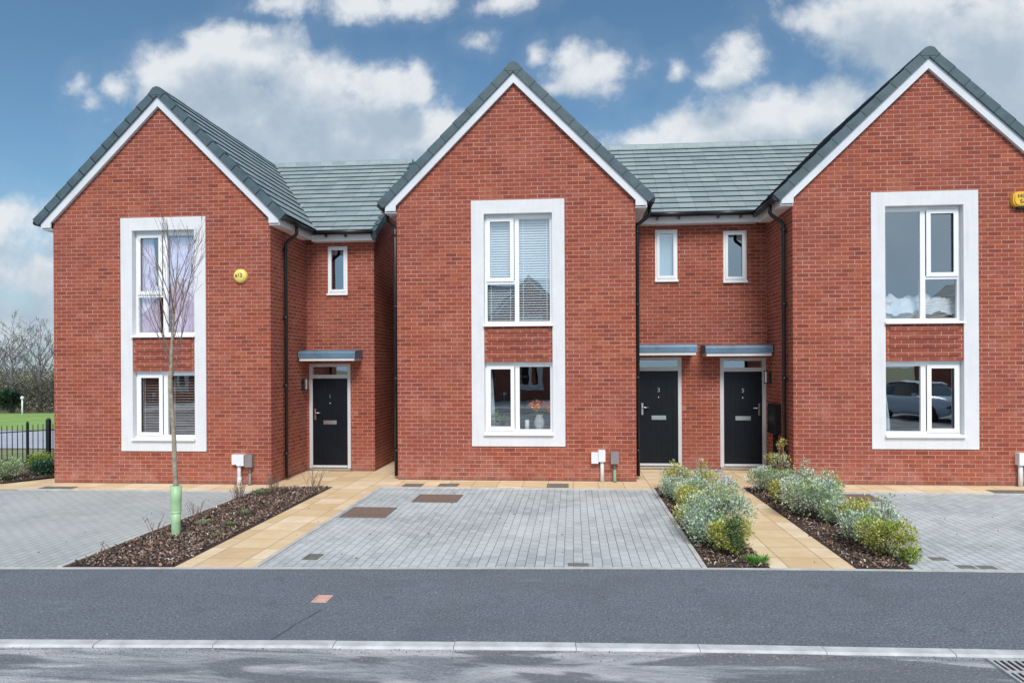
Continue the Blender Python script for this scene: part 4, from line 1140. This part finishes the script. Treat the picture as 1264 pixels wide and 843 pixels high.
# ------------------------------------------------------------------ shrubs
SILVER = [(.60,.71,.60),(.47,.59,.49),(.70,.78,.64),(.30,.42,.32),(.17,.27,.18),(.82,.83,.60)]
GOLD = [(.60,.57,.13),(.46,.48,.10),(.70,.66,.24),(.32,.38,.08),(.19,.26,.05),(.76,.73,.42)]
GREEN = [(.15,.22,.08),(.20,.28,.11),(.10,.15,.06),(.27,.34,.17)]
DARK = [(.035,.10,.05),(.06,.15,.08),(.10,.21,.14),(.02,.06,.03),(.17,.30,.22)]
PALE = [(.48,.60,.34),(.36,.50,.24),(.62,.70,.46),(.20,.30,.13)]
LIME = [(.34,.45,.08),(.26,.36,.06),(.44,.50,.13),(.16,.22,.05)]
def shrub(x, y, rx, h, pal, label, n=1500, group='variegated shrubs along the beds', name='shrub', L=.034, mixpal=None, lobes=6, z0=0.0, spike=0):
    if z0 == 0.0 and x > 0:
        k_ = 1.12 if x < 2.6 else 1.07
        rx *= k_; h *= k_; n = int(n*1.2)
    e = empty(name, (x,y,z0), label, 'shrub', group)
    st = MB(); lf = MB()
    cen = [(Vector((0,0,h*.52)), rx*.78)]
    for i in range(lobes):
        a = i*6.283/lobes+rnd.uniform(-.4,.4); rr = rx*rnd.uniform(.38,.62)
        cen.append((Vector((rr*math.cos(a), rr*math.sin(a), h*rnd.uniform(.32,.72))), rx*rnd.uniform(.36,.52)))
    for i in range(spike):
        a = rnd.uniform(0,6.28); cen.append((Vector((rx*.3*math.cos(a), rx*.3*math.sin(a), h*rnd.uniform(.95,1.12))), rx*.22))
    for c_, r_ in cen:
        st.tube([(0,0,0), tuple(c_*.5+Vector((rnd.uniform(-.03,.03),rnd.uniform(-.03,.03),0))), tuple(c_)], [.008,.006,.003], 5)
    if pal is SILVER and mixpal is None: mixpal = PALE
    wts = [r_**2 for _, r_ in cen]
    for i in range(n):
        c_, r_ = rnd.choices(cen, wts)[0]
        d = Vector((rnd.gauss(0,1),rnd.gauss(0,1),rnd.gauss(.15,1))).normalized()
        rad = r_*rnd.uniform(.55,1.05)*(1+.25*mnoise.noise(d*2.3+Vector((x,y,r_*9))))
        hz = min(1.25, h*.55/rx) if r_ > rx*.7 else 1.0
        p = c_+Vector((d.x*rad, d.y*rad, d.z*rad*hz))
        if p.z < .015: p.z = rnd.uniform(.015,.05)
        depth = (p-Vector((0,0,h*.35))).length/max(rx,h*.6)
        pp = mixpal if (mixpal and mnoise.noise(p*6+Vector((x*3,y,0))) > .12) else pal
        k = rnd.choices(range(len(pp)), [3,3,2,2,1.5,1][:len(pp)])[0]
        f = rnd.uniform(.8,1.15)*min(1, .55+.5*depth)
        ld = (d*.7+Vector((rnd.uniform(-.8,.8),rnd.uniform(-.8,.8),rnd.uniform(-.2,.9)))).normalized()
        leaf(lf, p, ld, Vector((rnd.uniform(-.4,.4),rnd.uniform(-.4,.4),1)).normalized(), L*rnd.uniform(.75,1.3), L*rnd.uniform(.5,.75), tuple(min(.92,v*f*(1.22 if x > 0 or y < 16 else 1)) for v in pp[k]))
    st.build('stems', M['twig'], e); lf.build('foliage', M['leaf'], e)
    return e
S = 'silver-green '; G = 'gold-green '
# bed left of the right-hand path
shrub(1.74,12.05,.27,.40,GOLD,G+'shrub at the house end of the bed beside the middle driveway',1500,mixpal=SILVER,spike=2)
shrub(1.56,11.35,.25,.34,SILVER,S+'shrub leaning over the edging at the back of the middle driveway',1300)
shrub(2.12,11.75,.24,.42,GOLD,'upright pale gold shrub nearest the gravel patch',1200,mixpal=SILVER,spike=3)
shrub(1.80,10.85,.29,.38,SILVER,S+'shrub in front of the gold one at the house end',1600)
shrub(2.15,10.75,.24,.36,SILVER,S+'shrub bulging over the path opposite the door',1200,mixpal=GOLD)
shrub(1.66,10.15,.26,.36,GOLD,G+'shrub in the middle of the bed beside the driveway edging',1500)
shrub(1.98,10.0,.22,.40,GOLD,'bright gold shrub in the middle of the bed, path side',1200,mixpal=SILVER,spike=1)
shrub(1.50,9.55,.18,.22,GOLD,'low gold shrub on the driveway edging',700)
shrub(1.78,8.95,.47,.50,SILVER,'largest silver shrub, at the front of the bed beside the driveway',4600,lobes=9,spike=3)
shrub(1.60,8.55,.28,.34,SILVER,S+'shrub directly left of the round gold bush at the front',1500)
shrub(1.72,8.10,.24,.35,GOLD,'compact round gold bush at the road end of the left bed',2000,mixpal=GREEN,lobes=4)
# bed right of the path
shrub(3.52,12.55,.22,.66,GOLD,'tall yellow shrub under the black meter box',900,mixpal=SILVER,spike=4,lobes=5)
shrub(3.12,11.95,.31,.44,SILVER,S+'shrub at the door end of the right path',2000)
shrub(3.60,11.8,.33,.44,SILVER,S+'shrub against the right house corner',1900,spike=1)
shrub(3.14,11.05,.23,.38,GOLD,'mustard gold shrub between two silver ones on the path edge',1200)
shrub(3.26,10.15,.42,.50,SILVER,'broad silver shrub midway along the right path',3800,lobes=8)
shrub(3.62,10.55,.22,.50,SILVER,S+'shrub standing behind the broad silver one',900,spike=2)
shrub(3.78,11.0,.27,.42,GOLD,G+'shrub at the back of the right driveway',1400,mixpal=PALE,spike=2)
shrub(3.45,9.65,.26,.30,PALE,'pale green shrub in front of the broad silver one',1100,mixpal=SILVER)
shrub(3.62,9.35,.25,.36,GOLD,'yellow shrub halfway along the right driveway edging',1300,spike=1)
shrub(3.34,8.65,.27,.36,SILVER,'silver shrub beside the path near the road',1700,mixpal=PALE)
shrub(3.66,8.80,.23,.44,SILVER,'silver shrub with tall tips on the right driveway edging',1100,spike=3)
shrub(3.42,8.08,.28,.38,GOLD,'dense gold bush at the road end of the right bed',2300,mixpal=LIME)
shrub(3.52,7.84,.12,.14,LIME,'tiny low gold shoot at the kerb corner of the right bed',350,lobes=3)
# shrubs by the railings on the left
shrub(-10.75,12.62,.42,.36,PALE,'low pale variegated shrub in front of the railings',2600,group='shrubs by the railings',lobes=8)
shrub(-9.98,13.55,.40,.55,DARK,'dark spreading evergreen against the left house wall',2600,group='shrubs by the railings',L=.05,spike=3)
shrub(-10.45,13.30,.30,.26,DARK,'low blue-green evergreen beside the pale shrub',1500,group='shrubs by the railings',L=.045)
shrub(-10.95,13.85,.30,.34,LIME,'lime yellow shrub behind the pale one at the railings',1200,group='shrubs by the railings',L=.045)
shrub(-10.10,14.4,.38,.66,DARK,'taller dark evergreen under the thick railing post',1800,group='shrubs by the railings',L=.055,mixpal=GREEN,spike=3)
# small weeds and grass
def tuft(x, y, r, h, n, pal, label, name='weed'):
    c = MB()
    for i in range(n):
        a = rnd.uniform(0,6.28); rr = r*math.sqrt(rnd.random())
        p = Vector((x+rr*math.cos(a), y+rr*math.sin(a), .02)); d = Vector((math.cos(a)*.6, math.sin(a)*.6, rnd.uniform(.4,1.4)))
        leaf(c, p, d, Vector((0,0,1)), h*rnd.uniform(.5,1.1), .014, tuple(v*rnd.uniform(.7,1.25) for v in rnd.choice(pal)))
    tag(c.build(name, M['leaf']), label, 'weed', 'weeds in the beds')
tuft(1.93,7.70,.11,.10,160,[(.13,.32,.05),(.20,.42,.09)],'bright green grass tuft at the road end of the bed','grass_tuft')
tuft(-4.65,9.75,.10,.07,110,GREEN,'green weed patch farther back in the mulch bed')
tuft(-4.50,9.05,.07,.06,110,GREEN,'green weed patch beside the buff path, middle of the mulch bed')
tuft(-4.40,8.45,.06,.05,80,GREEN,'sparse weed nearest the road on the path edge of the mulch bed')
tuft(-4.95,9.15,.11,.06,130,PALE,'pale weed patch behind the tree guard')
tuft(-5.1,11.3,.14,.10,110,GREEN,'small weed among dry stems at the back of the mulch bed')
def dry(x, y, n, h, sp, label, lean=0):
    c = MB()
    for i in range(n):
        a = rnd.uniform(0,6.28); p = Vector((x+rnd.uniform(-.05,.05)*sp*4, y+rnd.uniform(-.05,.05)*sp*3, .0))
        d = Vector((math.cos(a)*sp+lean, math.sin(a)*sp*.7, 1)); L = h*rnd.uniform(.55,1.1)
        m1 = p+d*L*.5+Vector((rnd.uniform(-.02,.02),rnd.uniform(-.02,.02),0)); e_ = p+d*L
        c.tube([p,m1,e_], [.0042,.0032,.0018], 4, cap=False)
        for k in range(rnd.randint(1,3)):
            t_ = rnd.uniform(.4,.9); q0 = p+d*L*t_; dd = Vector((rnd.uniform(-.8,.8),rnd.uniform(-.5,.5),.8))
            c.tube([q0, q0+dd*L*.25], [.0025,.0015], 4, cap=False)
    tag(c.build('dormant_shrub', M['twigred']), label, 'shrub', 'leafless shrubs in the mulch bed')
dry(-5.22,8.55,8,.26,.45,'leafless twiggy shrub nearest the road on the left edging')
dry(-5.15,9.35,12,.30,.35,'leafless twiggy shrub just behind the tree guard')
dry(-5.25,10.8,26,.36,.30,'thicket of dry stems along the left edging before the meter boxes')
dry(-5.05,11.6,22,.34,.32,'dry stems in front of the left house corner')
dry(-4.45,11.95,14,.40,.45,'leafless spreading shrub at the door end of the mulch bed')
dry(-5.30,7.75,5,.12,.4,'tiny leafless shoot near the front left of the mulch bed')

# ------------------------------------------------------------------ young tree with guard
def branch(mb, p, d, L, r, depth, up=.25, spread=.5, seg=4, minr=.0022, kids=(3,5), curve=.18):
    pts = [Vector(p)]; rad = [r]; d = Vector(d).normalized()
    for i in range(seg):
        d = (d+Vector((rnd.uniform(-1,1)*curve, rnd.uniform(-1,1)*curve, up*.35))).normalized()
        pts.append(pts[-1]+d*L/seg); rad.append(max(minr, r*(1-.75*(i+1)/seg)))
    mb.tube(pts, rad, 5 if r > .01 else 4, cap=False)
    if depth > 0:
        for k in range(rnd.randint(*kids)):
            t_ = rnd.uniform(.25,.95); i = min(seg-1, int(t_*seg)); q0 = pts[i].lerp(pts[i+1], t_*seg-i)
            a = rnd.uniform(0,6.283); dd = (pts[i+1]-pts[i]).normalized()
            o = dd.orthogonal().normalized(); o = Matrix.Rotation(a, 3, dd) @ o
            branch(mb, q0, dd+o*spread*rnd.uniform(.7,1.3), L*rnd.uniform(.32,.55), rad[i]*.6, depth-1, up, spread, 3, minr, kids, curve)
ty = empty('young_tree', (-4.96,8.54,0), 'slender bare young tree in the mulch bed before the left house', 'tree')
tr = MB(); tp = [(0,0,0),(0,0,.62),(-.02,0,1.2),(-.07,.01,1.84),(-.05,0,2.3),(0,0,2.9),(.03,.01,3.4),(.06,0,3.92)]
tr.tube(tp, [.032,.030,.027,.025,.018,.011,.006,.002], 8); tr.build('trunk', M['bark'], ty)
cr = MB()
for i in range(17):
    z = 1.92+1.35*(i/17)**.9; k = 0
    while k < len(tp)-2 and tp[k+1][2] < z: k += 1
    f_ = (z-tp[k][2])/(tp[k+1][2]-tp[k][2]); p = Vector(tp[k]).lerp(Vector(tp[k+1]), f_)
    a = i*2.4+rnd.uniform(-.3,.3); L = (1.15 if i < 12 else .8)*rnd.uniform(.75,1.1)
    branch(cr, p, (math.cos(a)*.54-.07, math.sin(a)*.5, .9), L*.95, .009 if i < 11 else .006, 2, .42, .45, 5, .0019, (3,4), .10)
cr.build('crown', M['twig'], ty)
gd_ = MB()
gd_.lathe((-4.96,8.54,.0), [(.052,0),(.056,.16),(.060,.305)], 16); gd_.lathe((-4.957,8.54,.30), [(.061,0),(.064,.16),(.070,.33),(.066,.33),(.06,.2)], 16)
gd_.lathe((-4.96,8.54,.292), [(.066,0),(.066,.018)], 16)
tag(gd_.build('tree_guard', M['guard']), 'pale green plastic guard wrapped round the young tree trunk', 'tree guard')

# ------------------------------------------------------------------ railings and the view on the left
fr = empty('railings', (-12.35,14.4,-.06), 'black iron railings beside the left house', 'fence')
pa, pb = Vector((-1.6,-1.6,0)), Vector((2.6,2.75,0)); nP = 64; dd = (pb-pa)
rl = MB(); rl.tube([pa+Vector((0,0,.76)), pb+Vector((0,0,.80))], .013, 6); rl.tube([pa+Vector((0,0,.12)), pb+Vector((0,0,.12))], .013, 6); rl.build('rail', M['fence'], fr)
for i in range(nP):
    p = pa+dd*(i+.5)/nP
    k = MB(); k.tube([p, p+Vector((0,0,.90))], .0095, 5); k.tube([p+Vector((0,0,.90)), p+Vector((0,0,.93))], [.0095,.002], 5); k.build('picket', M['fence'], fr)
for t_ in (.02, .46, .525):
    p = pa+dd*t_
    k = MB(); w = .020 if t_ < .5 else .038
    k.box(p.x-w, p.x+w, p.y-w, p.y+w, 0, .95 if t_ < .5 else 1.0); k.lathe((p.x,p.y,.95 if t_ < .5 else 1.0), [(w*1.2,0),(w*1.3,.02),(w*.4,.05)], 10); k.build('post', M['fence'], fr)
def strip(name, y0, y1, dz, mat):
    s = MB(); n = 6
    for i in range(n):
        a = y0+(y1-y0)*i/n; b_ = y0+(y1-y0)*(i+1)/n
        s.face([(-150,a,terrain(a)+dz),(60,a,terrain(a)+dz),(60,b_,terrain(b_)+dz),(-150,b_,terrain(b_)+dz)])
    return s.build(name, mat, kind='structure')
strip('far_road', 19.5, 29.5, .02, M['far_road']); strip('field', 29.7, 57, .02, M['field'])
# woodland edge: uncountable brush, with single trees standing in it
wl = MB()
for i in range(34000):
    x_ = rnd.uniform(-75,-22); y_ = rnd.uniform(58,72); tt = (y_-58)/14
    hmax = 2.3+1.4*mnoise.noise((x_*.12,y_*.1,3))+tt*2.4
    z = terrain(y_)+rnd.random()**.8*hmax
    L = rnd.uniform(.18,.5); a = rnd.uniform(0,6.28)
    d = Vector((math.cos(a)*.7, math.sin(a)*.3, rnd.uniform(.1,1)))
    g0 = rnd.random()
    col = rnd.choice([(.12,.10,.075),(.15,.125,.09),(.09,.09,.065),(.09,.10,.06),(.17,.15,.12)]) if g0 < .9 else (.07,.10,.05)
    leaf(wl, Vector((x_,y_,z)), d, Vector((0,-1,.3)), L, L*.28, tuple(v*rnd.uniform(.7,1.1)*(.75+.5*mnoise.noise((x_*.25,y_*.2,z*.5)))+.06*tt for v in col))
wl.build('woodland_brush', M['leaf'], kind='stuff')
def far_tree(x, y, h, label, seed):
    global rnd
    keep = rnd; rnd = random.Random(seed)
    e = empty('bare_tree', (x,y,terrain(y)), label, 'tree', 'bare trees beyond the field')
    t_ = MB(); t_.tube([(0,0,0),(.05,0,h*.25),(-.05,0,h*.45),(.08,0,h*.7)], [.20,.15,.12,.05], 7); t_.build('trunk', M['fartwig'], e)
    c = MB()
    for i in range(15):
        z = h*(.28+.42*i/15); a = i*2.4
        branch(c, (0,0,z), (math.cos(a)*.75, math.sin(a)*.75, .75), h*.42*rnd.uniform(.8,1.1), .05, 3, .25, .6, 4, .010, (3,4), .16)
    c.build('crown', M['fartwig'], e); rnd = keep
far_tree(-50.2,60,8.0,'tall bare tree beyond the field at the far left edge',1)
far_tree(-49.1,62,7.8,'bare spreading tree beyond the field nearest the left house',2)
far_tree(-55.0,64,7.6,'bare tree beyond the field farther left',3)
far_tree(-47.6,67,7.2,'bare tree beyond the field hidden partly by the left house',4)
e = shrub(-48.4,57.6,.95,2.3,[(.03,.085,.05),(.05,.115,.06),(.02,.06,.035),(.07,.14,.08)],'dark evergreen bush at the far edge of the field',2600,group='bushes beyond the field',L=.17,name='evergreen_bush',z0=terrain(57.6))
lp = empty('lamp_post', (-41.5,50.6,terrain(50.6)), 'small white lamp post at the edge of the far field', 'lamp post')
k = MB(); k.tube([(0,0,0),(0,0,1.25)], [.06,.045], 8); k.build('post', M['upvc'], lp)
k = MB(); k.lathe((0,0,1.25), [(.05,0),(.11,.05),(.13,.16),(.07,.24),(.02,.26)], 12); k.build('lamp_head', M['meterwhite'], lp)

scene.render.resolution_x = 1024; scene.render.resolution_y = 682
scene.view_settings.view_transform = 'Standard'; scene.view_settings.look = 'None'; scene.view_settings.exposure = 0; scene.view_settings.gamma = 1
